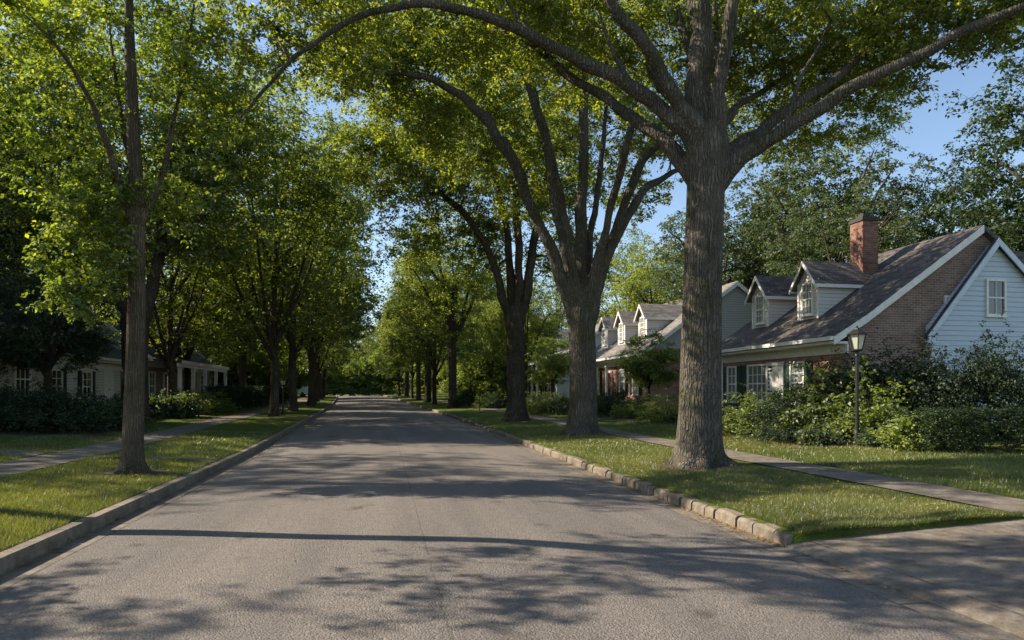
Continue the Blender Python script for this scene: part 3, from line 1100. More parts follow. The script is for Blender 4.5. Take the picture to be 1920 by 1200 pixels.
# --- big forked tree behind the left walk
b = onground(254, 25.4)
L2 = make_tree('oak_tree', 'large dark tree forking low beside the left sidewalk, directly behind the slim tree', b,
    [(b + (0, 0, -.15), .62), (b + (0, 0, .2), .52), (b + (0, 0, 1), .45), (W(253, 680, 25.4), .42), (W(254, 610, 25.4), .45), (W(254, 580, 25.4), .38)],
    [PR([(250, 620, 25.4, .34), (228, 560, 25.2, .24), (208, 480, 25, .2), (175, 380, 24.8, .15), (120, 280, 24.5, .09)]),
     PR([(258, 620, 25.4, .34), (280, 560, 25.5, .24), (296, 490, 25.6, .19), (310, 380, 25.8, .15), (340, 250, 26, .08)]),
     PR([(254, 600, 25.4, .3), (252, 480, 25.8, .18), (245, 340, 26, .14), (240, 180, 26.4, .08)]),
     PR([(290, 500, 25.6, .13), (340, 440, 25.2, .1), (400, 390, 25, .06)])],
    [El(240, 260, 25.6, 5.0, 4, 3, 170, .85), El(80, 330, 25, 3.2, 3, 2.2, 90, .8), El(390, 380, 25.4, 2.3, 3, 2.4, 80, .75), El(230, 420, 25.4, 3.5, 2.5, 1.2, 50, .7), El(250, 90, 25.6, 5, 3.6, 2.4, 110, .9), El(40, 470, 24.5, 2.4, 2.0, 1.6, 70, .65), El(420, 250, 26.5, 2.6, 2.6, 2.4, 100, .8), El(60, 180, 25.5, 3, 3, 2.4, 90, .85)],
    M['leaf_maple'], M['bark_far'], ntw=8, nlf=12, size=.15, nseg=14, br_r=.05, seed=8)


# --- generic street and yard trees, shared meshes
def proto_tree(kind, seed, leafm, barkm, h=15, r=4.0, clear=3.2, tr=.3, ncl=230, size=.24, cr=.8, vase=False, cls=1):
    rng = random.Random(seed)
    nlimb = 6
    trunk = [(np.array([0, 0, -.2]), tr * 1.7), (np.array([0, 0, .15]), tr * 1.3), (np.array([.03, 0, .8]), tr * 1.05), (np.array([.05, .02, clear]), tr), (np.array([.0, .05, clear + 1.5]), tr * .8),
             (np.array([.1, 0, h * .55]), tr * .4), (np.array([.05, 0, h * .75]), tr * .08)]
    limbs = []
    for k in range(nlimb + 3):
        a = 2 * PI * k / nlimb + rng.uniform(-.3, .3)
        z0 = clear + .2 + rng.uniform(0, .8) + (0 if k < nlimb else h * .22)
        rr = r * rng.uniform(.65, .9)
        up = min(h * rng.uniform(.35, .6), h * .8 - z0)
        ca, sa = math.cos(a), math.sin(a)
        limbs.append([(np.array([0, 0, z0]), tr * .6), (np.array([ca * rr * .3, sa * rr * .3, z0 + up * .32]), tr * .38), (np.array([ca * rr * .6, sa * rr * .6, z0 + up * .7]), tr * .24),
                      (np.array([ca * rr, sa * rr, z0 + up]), tr * .08)])
    hc = (h - clear) / 2
    ells = [((0, 0, clear + hc * 1.05), (r, r, hc * .95), int(ncl * .62), cr)]
    for k in range(6):
        a = 2 * PI * k / 6 + rng.uniform(-.4, .4)
        zz = clear + hc * rng.uniform(.35, 1.3)
        ells.append(((math.cos(a) * r * .62, math.sin(a) * r * .62, zz), (r * .45, r * .45, hc * .3), int(ncl * .085), cr * .85))
    t = make_tree(kind, 'x', np.zeros(3), trunk, limbs, ells, leafm, barkm, ntw=9, nlf=11, size=size, seed=seed, nseg=12, br_r=.05, cat='tree')
    return t


used = {}


def place_tree(proto, key, x, y, rot, sc, label, group, sz=None, dz=-.0, name=None):
    if not used.get(key):
        used[key] = True
        t = proto
    else:
        t = copy_tree(proto)
    t.location = (x, y, float(H(np.float64(x), np.float64(y), False)) + dz)
    t.rotation_euler = (0, 0, rot)
    t.scale = (sc, sc, sz or sc)
    t['label'] = label
    t['category'] = 'tree'
    if group: t['group'] = group
    return t


PM = proto_tree('maple_tree', 21, M['leaf_maple'], M['bark_far'], h=15, r=4.2, clear=2.1, tr=.175, ncl=330, size=.15)
PE = proto_tree('street_tree', 22, M['leaf_elm'], M['bark_far'], h=15, r=4.4, clear=4.2, tr=.3, ncl=330, size=.15)
PD = proto_tree('evergreen_tree', 23, M['leaf_dark'], M['bark_far'], h=14, r=4.6, clear=3.5, tr=.3, ncl=360, size=.165, cr=.8)
PG = proto_tree('yard_tree', 24, M['leaf_grey'], M['bark_smooth'], h=14, r=4.5, clear=3.5, tr=.3, ncl=280, size=.17, cr=.75)
PB = proto_tree('small_tree', 25, M['leaf_bright'], M['bark_far'], h=6, r=2.1, clear=1.2, tr=.1, ncl=150, size=.13, cr=.45)

PU = proto_tree('low_tree', 26, M['leaf_bright'], M['bark_far'], h=6.0, r=3.4, clear=.1, tr=.12, ncl=300, size=.2, cr=.75)

ORD = ['first', 'second', 'third', 'fourth', 'fifth', 'sixth', 'seventh', 'eighth', 'ninth', 'tenth', 'eleventh', 'twelfth']
# left verge trees: (offset from road centre, Y, scale)
for k, (s, Y, sc, kd) in enumerate([(-5.4, 35.5, 1.2, 'M'), (-5.2, 43, 1.3, 'M'), (-4.9, 55, 1.3, 'M'), (-5.3, 62, 1.1, 'E'), (-5.3, 71, 1.05, 'M'), (-5.4, 81, .95, 'E'), (-5.4, 92, .95, 'M'), (-5.4, 104, 1., 'E')]):
    x = s + float(xc(Y))
    pr = PM if kd == 'M' else PE
    place_tree(pr, kd, x, Y, k * 1.9 + .5, sc, 'left verge street tree, %s trunk beyond the forked oak' % ORD[k], 'trees along the left verge')
# right verge trees beyond the third elm
for k, (s, Y, sc, kd) in enumerate([(5.3, 49.5, 1.0, 'E'), (5.2, 60, 1.0, 'M'), (5.3, 67, 1.0, 'E'), (5.2, 75, .85, 'E'), (5.2, 83, .95, 'M'), (5.3, 92, .9, 'E'), (5.3, 102, .9, 'M')]):
    x = s + float(xc(Y))
    pr = PM if kd == 'M' else PE
    place_tree(pr, kd, x, Y, k * 2.3 + 1, sc, 'right verge street tree, %s trunk beyond the three big elms' % ORD[k], 'trees along the right verge')
# left yard and background trees
for k, (x, Y, sc, kd, lb) in enumerate([
        (-12.2, 46, 1.0, 'M', 'dark spreading tree in the left yard behind the low hedge'),
        (-11.0, 57, 1.0, 'D', 'dark tree in the left yard beyond the porch house'),
        (-17.5, 30, 1.15, 'D', 'tall tree rising behind the white house on the left'),
        (-20, 44, 1.2, 'M', 'tall green tree behind the porch roof on the left'),
        (-23, 22, 1.25, 'M', 'tall leafy tree behind the cream house at the left edge'),
        (-11.2, 25.6, .42, 'D', 'low dark tree overhanging the cream house at the left edge'),
        (-14, 68, 1.1, 'M', 'shaded yard tree far down the left side of the street'),
        (-13, 82, 1.1, 'D', 'farthest dark yard tree on the left side of the street'),
        (-13, 96, 1.1, 'M', 'yard tree beside the closing trees at the far left'),
        (-25, 62, 1.3, 'D', 'tall dark tree behind the far left houses'),
        (-9.6, 33.5, .9, 'M', 'leafy tree on the left lawn between the forked oak and the porch house')]):
    pr = {'M': PM, 'D': PD, 'E': PE, 'G': PG}[kd]
    place_tree(pr, kd, x, Y, k * 1.3, sc, lb, 'trees in the left yards')
# off-frame tree left of the camera, shading the near road
place_tree(PG, 'G', -13.5, 8.0, 2.2, .62, 'leafy tree in the left yard beside the near road, casting dappled shade', '')
place_tree(PB, 'B', -9.6, 7.0, 1.0, .85, 'small open tree added out of view in the left yard to shade the near road', '')  # second unseen tree, added to throw more shadow bands on the near road
# right yard and background trees
for k, (x, Y, sc, kd, lb) in enumerate([
        (27, 38, 1.28, 'G', 'open-crowned grey-green tree directly behind the brick house roof'),
        (21.5, 41, 1.0, 'G', 'grey-limbed tree behind the pair of dormers'),
        (34.5, 37, 1.12, 'D', 'dark dense tree behind the brick gable'),
        (31.6, 25, 1.3, 'D', 'dark tall tree at the right edge beside the open blue sky'),
        (24, 58, .95, 'E', 'tree behind the grey-roofed house between the trunks'),
        (17, 66, 1.0, 'M', 'green tree beyond the white porch house on the right'),
        (12.5, 73, .9, 'E', 'sunlit yard tree behind the third elm'),
        (15, 92, 1.1, 'M', 'yard tree far down the right side of the street'),
        (10.5, 50.5, .62, 'E', 'sunlit low tree in front of the white porch house'),
        (32, 52, 1.25, 'D', 'tall dark tree far behind the brick house ridge'),
        (22.5, 30.5, .82, 'G', 'leafy tree rising behind the nearer dormer and chimney'),
        (27, 73, 1.3, 'M', 'tall green tree behind the trunks of the two nearest elms'),
        (11, 84, 1.1, 'M', 'shaded yard tree behind the right street trees'),
        (12, 108, 1.1, 'M', 'yard tree beside the closing trees at the far right')]):
    pr = {'M': PM, 'D': PD, 'E': PE, 'G': PG}[kd]
    place_tree(pr, kd, x, Y, k * 1.7 + .4, sc, lb, 'trees in the right yards')
place_tree(PB, 'B', 12.3, 30.5, .4, .68, 'bright green small tree in front of the grey-roofed house, left of the nearest elm', '')
place_tree(PB, 'B', 10.6, 42.5, 2.4, .8, 'small bright tree hanging over the lawn right of the third elm', '')
low = [(-11, 112), (-5.5, 116), (0.5, 117), (6, 113), (12, 110), (17, 104), (-17, 108), (-22, 100), (14, 96), (13, 80), (-12.5, 64), (-12.5, 90), (16, 58), (11.8, 63)]
low += [(-9.5, 119), (-2.5, 121), (3.5, 121), (9, 119), (-13.5, 117)]
for k, (x, Y) in enumerate(low):
    place_tree(PU, 'U', x, Y, k * 1.4, 1.0 + .15 * (k % 3), 'low spreading tree in the far planting, %s of its row' % (ORD + ['thirteenth', 'fourteenth', 'fifteenth', 'sixteenth', 'seventeenth', 'eighteenth', 'nineteenth'])[k], 'low trees in the far planting')
# closing trees where the road bends away
for k, (x, Y, sc, kd) in enumerate([(-16, 122, 1.1, 'M'), (-9, 128, .8, 'E'), (-3.2, 126, .85, 'M'), (3, 130, .95, 'E'), (9, 124, 1.0, 'M'), (16, 128, 1.1, 'E'), (-24, 118, 1.1, 'D'), (-6, 138, 1.2, 'D'), (1, 140, 1.2, 'D'), (-13, 136, 1.2, 'D'), (8, 139, 1.2, 'D'), (24, 132, 1.3, 'D')]):
    pr = {'M': PM, 'D': PD, 'E': PE}[kd]
    place_tree(pr, kd, x, Y, k * 1.1, sc, 'tree closing the far end of the street, %s from the left' % ORD[k], 'trees across the end of the street')


# ------------------------------------------------------------------ shrubs and hedges
def make_shrub(name, seed, rx, ry, h, m, ncl, size, cr, boxy=False, stems=6):
    rng = np.random.default_rng(seed)
    root = empty(name, (0, 0, 0))
    if boxy:
        n = ncl
        q = rng.uniform(-1, 1, (n, 3))
        ax = rng.integers(0, 3, n)
        shell = rng.uniform(0, 1, n) < .75
        for i in range(n):
            if shell[i]:
                q[i, ax[i]] = np.sign(q[i, ax[i]]) if not (ax[i] == 2 and q[i, 2] < 0) else 1
        C = q * np.array([rx, ry, h / 2 * .92]) + np.array([0, 0, h / 2])
        R = cr * rng.uniform(.8, 1.1, n)
    else:
        q = rng.normal(size=(ncl, 3)); q /= np.linalg.norm(q, axis=1)[:, None]
        q[:, 2] = np.abs(q[:, 2])
        q *= (rng.uniform(.15, 1, ncl) ** .5)[:, None]
        lump = 1 + .22 * np.sin(3 * np.arctan2(q[:, 1], q[:, 0]) + seed) + .12 * np.sin(7 * q[:, 2] + seed)
        C = q * np.array([rx, ry, h * .88]) * lump[:, None] + np.array([0, 0, .08])
        C[:, 2] = np.maximum(C[:, 2], .08)
        R = cr * rng.uniform(.6, 1.3, ncl)
    V, F = [], []
    for k in range(stems):
        i = rng.integers(0, len(C))
        c = C[i]
        path = catmull(np.array([[c[0] * .15, c[1] * .15, -.05], [c[0] * .5, c[1] * .5, c[2] * .55], c]), 6)
        tube_arr(path, np.linspace(.025, .006, len(path)), 5, V, F)
    tube_mesh('stem', V, F, M['bark_far'], root)
    LV, LF = leaf_cloud(C, R, 6, 9, size, rng, .15, .8, .6)
    LV[:, 2] = np.maximum(LV[:, 2], -.02)
    np_mesh('foliage', LV, LF, m, root)
    return root


sused = {}


def place_shrub(key, x, y, rot, sx, sy, sz, label, group=None, cat='shrub'):
    pr = SH[key]
    t = pr if key not in sused else copy_tree(pr)
    sused[key] = 1
    t.location = (x, y, float(H(np.float64(x), np.float64(y), False)))
    t.rotation_euler = (0, 0, rot)
    t.scale = (sx, sy, sz)
    t['label'] = label
    t['category'] = cat
    if group: t['group'] = group
    return t


SH = {
    'round': make_shrub('rounded_shrub', 31, 1, 1, 1.3, M['leaf_maple'], 130, .075, .22),
    'yew': make_shrub('yew_shrub', 32, 1.3, 1.1, 1.3, M['leaf_yew'], 260, .06, .2),
    'loose': make_shrub('leafy_shrub', 33, 1, 1, 1.5, M['leaf_maple'], 130, .085, .26, stems=10),
    'pale': make_shrub('hosta_plant', 34, .7, .7, .7, M['leaf_grey'], 60, .14, .2),
    'box': make_shrub('clipped_hedge', 35, 1.2, .55, 1.0, M['leaf_yew'], 460, .045, .12, boxy=True),
    'bright': make_shrub('low_bush', 36, .75, .75, .95, M['leaf_bright'], 80, .075, .2, stems=12),
    'big': make_shrub('viburnum_shrub', 37, 1.7, 1.7, 3.0, M['leaf_deep'], 420, .075, .34, stems=16),
}
# right side, around the lamp


def G(px, d):
    p = W(px, 735, d)
    return float(p[0]), float(p[1])


def sh(key, px, d, rot, sx, sy, sz, label, group=None, cat='shrub'):
    x, y = G(px, d)
    place_shrub(key, x, y, rot, sx, sy, sz, label, group, cat)


sh('big', 1885, 16.2, .4, .85, .75, .95, 'tall dark dense shrub below the pale blue gable at the right edge')
sh('big', 1690, 17.2, 1.8, .95, .8, .86, 'high dark shrub behind the lamp post, in front of the brick gable wall')
sh('loose', 1575, 17.0, .9, 1.3, 1.2, 1.25, 'spreading bush left of the lamp post with sunlit leaf tips')
sh('big', 1510, 17.8, 2.9, .8, .65, .58, 'broad dark bush under the brick house windows')
sh('loose', 1425, 19.2, 2.1, 1.3, 1.1, .8, 'green bush under the leftmost window of the brick house')
sh('big', 1612, 18.0, 2.2, .8, .7, .88, 'tall dark shrub directly behind the lamp lantern, against the house corner')
sh('big', 1775, 16.6, 5.0, .8, .7, .86, 'tall dark shrub between the lamp post and the clipped hedge')
sh('loose', 1640, 16.0, 2.7, 1.0, 1.0, .95, 'bush close behind the black lamp post')
sh('bright', 1722, 14.3, .3, 1, 1, .85, 'small pale green bush at the left end of the clipped hedge')
sh('yew', 1480, 16.9, .3, .55, .6, .5, 'low dark shrub at the edge of the mulch left of the lamp')
sh('box', 1850, 13.9, -.18, 1.15, 1, .82, 'long clipped dark hedge behind the lawn at the right edge', None, 'hedge')
sh('pale', 1530, 15.9, 0, .6, .6, .5, 'low leafy plant in the mulch just left of the lamp base', 'low plants in the mulch bed', 'plant')
sh('pale', 1655, 15.0, 1, .6, .6, .45, 'low leafy plant in the mulch just right of the lamp base', 'low plants in the mulch bed', 'plant')
for k, (px, d, key, sx, sz, lb) in enumerate([
        (1372, 24.5, 'yew', .8, .62, 'dark shrub against the far corner of the brick house'),
        (1250, 25.5, 'loose', .9, .72, 'russet-tinged bush left of the nearest elm trunk'),
        (1205, 29, 'round', .9, .75, 'green bush below the small bright tree'),
        (1162, 31, 'yew', 1.0, .95, 'dark rounded shrub right of the forked elm trunk'),
        (1180, 29, 'round', .75, .6, 'low sunlit bush in front of the dark rounded shrub'),
        (1130, 33, 'yew', .9, .8, 'dark shrub half hidden by the forked elm trunk'),
        (1040, 36, 'round', 1.0, .9, 'sunlit bush between the second and third elms, right one'),
        (1012, 37, 'loose', .9, .75, 'sunlit bush between the second and third elms, left one'),
        (1056, 34, 'yew', .55, .75, 'dark ball shrub left of the forked elm trunk'),
        (938, 46, 'yew', .9, .8, 'dark shrub just left of the third elm trunk'),
        (915, 47, 'round', .9, .9, 'ball-shaped green shrub beyond the short black post'),
        (885, 50, 'yew', 1.3, 1.1, 'wide dark shrub right of the fourth street tree'),
        (868, 56, 'round', 1.0, 1.1, 'green shrub at the far lawn edge on the right')]):
    sh(key, px, d, k * 1.1, sx, sx, sz, lb, 'foundation shrubs along the right lawns')
# left side
for k, (px, d, key, sx, sz, lb) in enumerate([
        (15, 20.5, 'yew', 1.1, 1.05, 'dark mounded shrub at the left edge'),
        (85, 20, 'yew', 1.2, 1.0, 'dark mounded shrub second from the left edge'),
        (150, 20.8, 'yew', 1.15, .95, 'dark mounded shrub left of the slim tree trunk'),
        (45, 22.5, 'big', .75, .5, 'tall dark bush in front of the cream house window'),
        (125, 24.5, 'big', .65, .4, 'tall dark bush between the cream and white houses'),
        (205, 22.5, 'loose', 1.1, .62, 'arching green shrub just left of the slim tree trunk'),
        (222, 27.5, 'yew', 1.0, .7, 'dark shrub under the white house door'),
        (300, 29.5, 'pale', 1.3, 1.2, 'pale leafy plant right of the slim tree trunk'),
        (335, 31, 'pale', 1.3, 1.2, 'second pale leafy plant right of the slim tree trunk'),
        (312, 33, 'round', 1.1, .85, 'green bush below the porch of the dark-roofed house'),
        (370, 35, 'round', 1.2, .9, 'green bush right of the pale leafy plants'),
        (400, 37, 'loose', 1.1, .75, 'yellowish bush at the right end of the porch planting'),
        (352, 33.5, 'round', 1.0, .8, 'rounded bush midway along the porch planting')]):
    sh(key, px, d, k * 1.3, sx, sx, sz, lb, 'shrubs along the left house fronts')
for k, (px, d) in enumerate([(425, 40), (452, 44.5), (478, 49.5), (505, 56), (532, 64)]):
    x, y = G(px, d)
    place_shrub('box', x, y, PI / 2 + .05, 2.2, 1.3, 1.35, 'dark clipped hedge on the left lawns, %s from the porch house' % ORD[k], 'clipped hedges along the left lawns', 'hedge')

far = [(-10, 109), (-6.5, 111), (-3.0, 113), (0.2, 113.5), (3.4, 112), (6.5, 110), (10, 107), (13.5, 100), (14, 91), (14.5, 84), (14, 76), (13.5, 69), (-15, 103), (-14, 96), (-13.5, 87), (-13.2, 79)]
FW = ORD + ['thirteenth', 'fourteenth', 'fifteenth', 'sixteenth']
for k, (x, y) in enumerate(far):
    place_shrub('loose' if k % 3 else 'round', x, y, k * 1.9, 2.1, 1.9, 1.35 + .25 * (k % 2), 'leafy bush in the far planting, %s of its row' % FW[k], 'bushes in the far planting')

# mulch beds
x, y = G(1600, 16.6)
patch(x + .3, y + .3, 2.6, 3, sx=.95, sy=1.0)
patch(float(L1.location.x), float(L1.location.y), .62, 4, dz=.012)
patch(float(T1.location.x), float(T1.location.y), .95, 5, dz=.012)
x, y = G(80, 21)
patch(x, y, 3.0, 6)
x, y = G(1230, 27)
patch(x + 1, y + 1, 2.6, 8, sy=1.4)


# ------------------------------------------------------------------ houses (local frame: front faces -x, y along the street)
def window(root, y, z, wd, ht, x=-.02, face='x', panes=(2, 4), shutters=None, name='window', trimm=None, glassm=None, sub=True, single=False):
    """face 'x': in a wall facing -x at local x; face 'y': facing -y at local y=x param"""
    fr, gl = MB(), MB()
    t = .07

    def bx(mb, a0, a1, z0, z1, d0, d1, mi=0):
        if face == 'x':
            mb.box(x - d1, x - d0, a0, a1, z0, z1, mi)
        else:
            mb.box(a0, a1, x - d1, x - d0, z0, z1, mi)
    y0, y1, z0, z1 = y - wd / 2, y + wd / 2, z, z + ht
    gi = 1 if single else 0
    bx(fr, y0 - t, y0, z0 - t, z1 + t, 0, .06)
    bx(fr, y1, y1 + t, z0 - t, z1 + t, 0, .06)
    bx(fr, y0, y1, z1, z1 + t, 0, .063)
    bx(fr, y0, y1, z0 - t, z0, 0, .063)
    bx(fr, y0 - t - .03, y1 + t + .03, z0 - t - .04, z0 - t, 0, .1)
    zm = z0 + ht * .5
    bx(fr, y0, y1, zm - .025, zm + .025, 0, .045)
    for k in range(1, panes[0]):
        a = y0 + (y1 - y0) * k / panes[0]
        bx(fr, a - .012, a + .012, z0, z1, 0, .035)
    for k in range(1, panes[1]):
        a = z0 + (z1 - z0) * k / panes[1]
        if abs(a - zm) > .03:
            bx(fr, y0, y1, a - .012, a + .012, 0, .033)
    tgt = fr if single else gl
    bx(tgt, y0, y1, z0, z1, -.03, .012, gi)
    if single:
        return fr.build(name, [trimm or M['trim'], glassm or M['glass']], root)
    o = fr.build(name, trimm or M['trim'], root)
    gl.build('pane', glassm or M['glass'], o)
    if shutters:
        for sgn in (-1, 1):
            mb = MB()
            a0 = y0 - t - .04 - .36 if sgn < 0 else y1 + t + .04
            bx(mb, a0, a0 + .36, z0 - t, z1 + t, 0, .035)
            for k in range(9):
                zz = z0 + (z1 - z0) * (k + .3) / 9
                bx(mb, a0 + .05, a0 + .31, zz, zz + ht / 16, .035, .05)
            mb.build('shutter', shutters, root)
    return o


def house(name, label, X, Y0, Y1, depth, eave, ridge, side, wallm, gablem, roofm, zg=None, ov=.42, group='houses along the street', fascia=None, kick=True, rake_left=False):
    """returns root, local dims; local y=0..Ln; side +1 = right side of the street"""
    Ln = Y1 - Y0
    zg = zg if zg is not None else .42
    if side > 0:
        root = empty(name, (X, Y0, zg), 0, label, 'house', group)
    else:
        root = empty(name, (X, Y1, zg), PI, label, 'house', group)
    D2 = depth / 2
    pitch = (ridge - eave) / (D2 + ov)
    zt = eave + pitch * ov
    body = MB()
    body.prism([(0, -.6), (0, zt - .05), (depth, zt - .05), (depth, -.6)], 'y', 0, Ln)
    body.build('wall', wallm, root)
    gb = MB()
    gb.prism([(0, zt - .05), (D2, ridge - .12), (depth, zt - .05)], 'y', .004, Ln - .004)
    gb.build('gable_wall', gablem, root)
    rf = MB()
    th = .14
    og = .22
    if kick:
        k = .9
        pts = [(-ov - .25, eave - .03), (-ov + k, eave + pitch * k + .03), (D2, ridge), (depth + ov - k, eave + pitch * k + .03), (depth + ov + .25, eave - .03)]
    else:
        pts = [(-ov, eave), (D2, ridge), (depth + ov, eave)]
    low = [(a, b - th) for a, b in pts][::-1]
    # roof as slabs
    n = len(pts)
    for i in range(n - 1):
        a, b_ = pts[i], pts[i + 1]
        rf.prism([a, b_, (b_[0], b_[1] - th), (a[0], a[1] - th)], 'y', -og, Ln + og)
    rf.build('roof', roofm, root)
    for yy in (-og - .03, Ln + og):
        tr = MB()
        for i in range(n - 1):
            if rake_left and yy < 0 and i >= (n - 1) // 2:
                continue
            a, b_ = pts[i], pts[i + 1]
            tr.prism([(a[0], a[1] - .03), (b_[0], b_[1] - .03), (b_[0], b_[1] - .27), (a[0], a[1] - .27)], 'y', yy, yy + .03)
        tr.build('rake_board', fascia or M['trim'], root)
    e0 = pts[0]
    for sx, xx in ((1, e0[0]), (-1, depth - e0[0])):
        ft = MB()
        if sx > 0:
            ft.box(xx - .11, xx - .003, -og, Ln + og, e0[1] - .13, e0[1] - .01)
            ft.box(xx + .03, -.02, -.02, Ln + .02, e0[1] - .22, e0[1] - .145)
            ft.box(-.05, -.004, -.02, Ln + .02, e0[1] - .50, e0[1] - .223)
        else:
            ft.box(xx + .003, xx + .11, -og, Ln + og, e0[1] - .13, e0[1] - .01)
        ft.build('gutter_board', fascia or M['trim'], root)
    return root, pitch, zt, Ln, D2


def dormer(root, y, wd, x, zroof, pitch, zb, zw, zp, wallm, roofm, fascia=None):
    """front at local x; zb bottom, zw eave height, zp peak. runs back into roof"""
    h = wd / 2
    xb = x + (zw - zb) / pitch + .3
    xp = x + (zp - zb) / pitch + .2
    mb = MB()
    mb.prism([(y - h, zb - .1), (y + h, zb - .1), (y + h, zw), (y, zp - .08), (y - h, zw)], 'x', x, x + .09)
    for s_ in (-1, 1):
        yy = y + s_ * h
        y0_, y1_ = (yy, yy + .08) if s_ < 0 else (yy - .08, yy)
        mb.prism([(x + .09, zb - .12), (xb, zw), (x + .09, zw)], 'y', y0_, y1_)
    d = mb.build('dormer', wallm, root)
    r = MB()
    ov = .16
    sl = (zp - zw) / h
    for s_ in (-1, 1):
        r.prism([(y, zp), (y + s_ * (h + ov), zw - sl * ov), (y + s_ * (h + ov), zw - sl * ov - .07), (y, zp - .07)], 'x', x - .22, xp)
    r.build('dormer_roof', roofm, d)
    t = MB()
    for s_ in (-1, 1):
        t.prism([(y, zp - .02), (y + s_ * (h + ov + .02), zw - sl * (ov + .02) - .02), (y + s_ * (h + ov + .02), zw - sl * (ov + .02) - .14), (y, zp - .17)], 'x', x - .26, x - .222)
        ye = y + s_ * (h + ov)
        t.box(x - .22, xb - .05, min(ye, ye + s_ * .03), max(ye, ye + s_ * .03), zw - sl * ov - .12, zw - sl * ov - .0)
    for s_ in (-1, 1):
        ye = y + s_ * (h - .045)
        t.box(x - .03, x - .003, ye - .05, ye + .05, zb - .05, zw + .02)
    t.build('dormer_trim', fascia or M['trim'], d)
    hh = (zw - zb)
    window(d, y, zb + hh * .17, wd * .42, hh * .74, x=x - .004, name='dormer_window', single=True, panes=(3, 4), glassm=M['curtain'])
    return d


def door(root, y, z=0.0, m=None, x=-.02):
    mb = MB()
    mb.box(x - .04, x, y - .45, y + .45, z, z + 2.05)
    for zz in (.2, 1.15):
        for yy in (-.2, .2):
            mb.box(x - .055, x - .04, y + yy - .14, y + yy + .14, z + zz, z + zz + .7)
    d = mb.build('door', m or M['door_dark'], root)
    f = MB()
    f.box(x - .07, x, y - .56, y - .455, z, z + 2.2)
    f.box(x - .07, x, y + .455, y + .56, z, z + 2.2)
    f.box(x - .072, x, y - .455, y + .455, z + 2.06, z + 2.2)
    f.build('door_frame', M['trim'], d)
    k = MB()
    k.lathe([(.0, -.02), (.03, 0), (.0, .02)], 8)
    h = k.build('handle', M['iron'], d)
    h.location = (x - .08, y + .36, z + 1.0)


def chimney(root, x, y, wx, wy, z0, z1, m):
    mb = MB()
    mb.box(x - wx / 2, x + wx / 2, y - wy / 2, y + wy / 2, z0, z1)
    c = mb.build('chimney', m, root)
    t = MB()
    t.box(x - wx / 2 - .04, x + wx / 2 + .04, y - wy / 2 - .04, y + wy / 2 + .04, z1 + .002, z1 + .09)
    t.box(x - wx / 2 - .005, x + wx / 2 + .005, y - wy / 2 - .005, y + wy / 2 + .005, z1 + .092, z1 + .15)
    t.box(x - .14, x + .14, y - .14, y + .14, z1 + .152, z1 + .32)
    t.build('chimney_cap', M['chimney_cap'], c)


# brick house right
ZG = .5
HX = 14.2
r1, pt, zt, Ln, D2 = house('brick_house', 'brick house with two white dormers, tall chimney and pale blue gabled wing at the right', HX, 18.95, 27.0, 9.4, 2.85, 6.48, 1, M['brick_front'], M['brick'], M['roof'], ZG, rake_left=True)
mb = MB(); mb.box(-.0, 9.4, -.012, -.004, -.5, zt - .05); mb.build('end_wall', M['brick'], r1)


def roofz(x): return 2.85 + pt * (x + .42)


for (yw, wdd) in ((3.15, 1.22), (6.3, 1.22)):
    xd = .75
    zb = roofz(xd)
    dormer(r1, yw, wdd, xd, zb, pt, zb, zb + 1.38, zb + 2.12, M['siding_white'], M['roof'])
chimney(r1, 17.2 - HX, 22.1 - 18.95, .62, .68, roofz(2.6), 7.77 - ZG, M['brick_dark'])
window(r1, 7.15, .75, .62, 1.35, shutters=M['shutter_green'], glassm=M['curtain'])
window(r1, 5.2, .75, 1.3, 1.35, panes=(4, 4), shutters=M['shutter_green'], glassm=M['curtain'])
window(r1, 2.6, .75, .7, 1.35, shutters=M['shutter_green'], glassm=M['curtain'])
door(r1, 3.95, 0.0, M['trim'])
window(r1, 3.7, 3.5, .42, .62, x=-.004, face='y', panes=(2, 2), single=False)
window(r1, 4.75, 4.45, .3, .5, x=-.004, face='y', panes=(2, 2), single=False)
# downspout
mb = MB(); mb.lathe([(.04, 0), (.04, 2.6)], 8, (-.08, 7.9)); mb.build('downspout', M['trim'], r1)
# blue wing (local)
wx0, wxp, wx1 = 16.7 - HX, 19.26 - HX, 23.4 - HX
wy0, wy1 = 18.70 - 18.95, -.0
ez, pz, ez2 = 3.57 - ZG, 6.51 - ZG, 2.6 - ZG
mb = MB()
mb.prism([(wx0 + .25, -.6), (wx0 + .25, ez + .1), (wxp, pz - .16), (wx1, ez2 + .1), (wx1, -.6)], 'y', wy0, wy1 - .01)
wing = mb.build('gabled_wing', M['siding_blue'], r1)
mb = MB()
th = .13
A, B, C_ = (wx0 - .02, ez - .2), (wxp, pz), (wx1 + .3, ez2 - .1)
mb.prism([A, B, (B[0], B[1] - th), (A[0], A[1] - th)], 'y', wy0 - .16, wy0 - .0)
mb.prism([B, C_, (C_[0], C_[1] - th), (B[0], B[1] - th)], 'y', wy0 - .16, wy0 - .0)
mb.prism([(wy0 + .03, ez), (1.3, pz + .02), (1.3, pz - .2), (wy0 + .03, ez - .2)], 'x', wxp + .02, wx1 + .8)
mb.build('wing_roof', M['roof_dark'], wing)
mb = MB()
for P0, P1 in ((A, B), (B, C_)):
    mb.prism([(P0[0], P0[1] + .0), (P1[0], P1[1] + .0), (P1[0], P1[1] - .26), (P0[0], P0[1] - .22)], 'y', wy0 - .2, wy0 - .163)
mb.box(A[0] - .05, A[0] + .35, wy0 - .16, wy0 - .02, A[1] - .23, A[1] - .135)
mb.build('wing_trim', M['trim_blue'], wing)
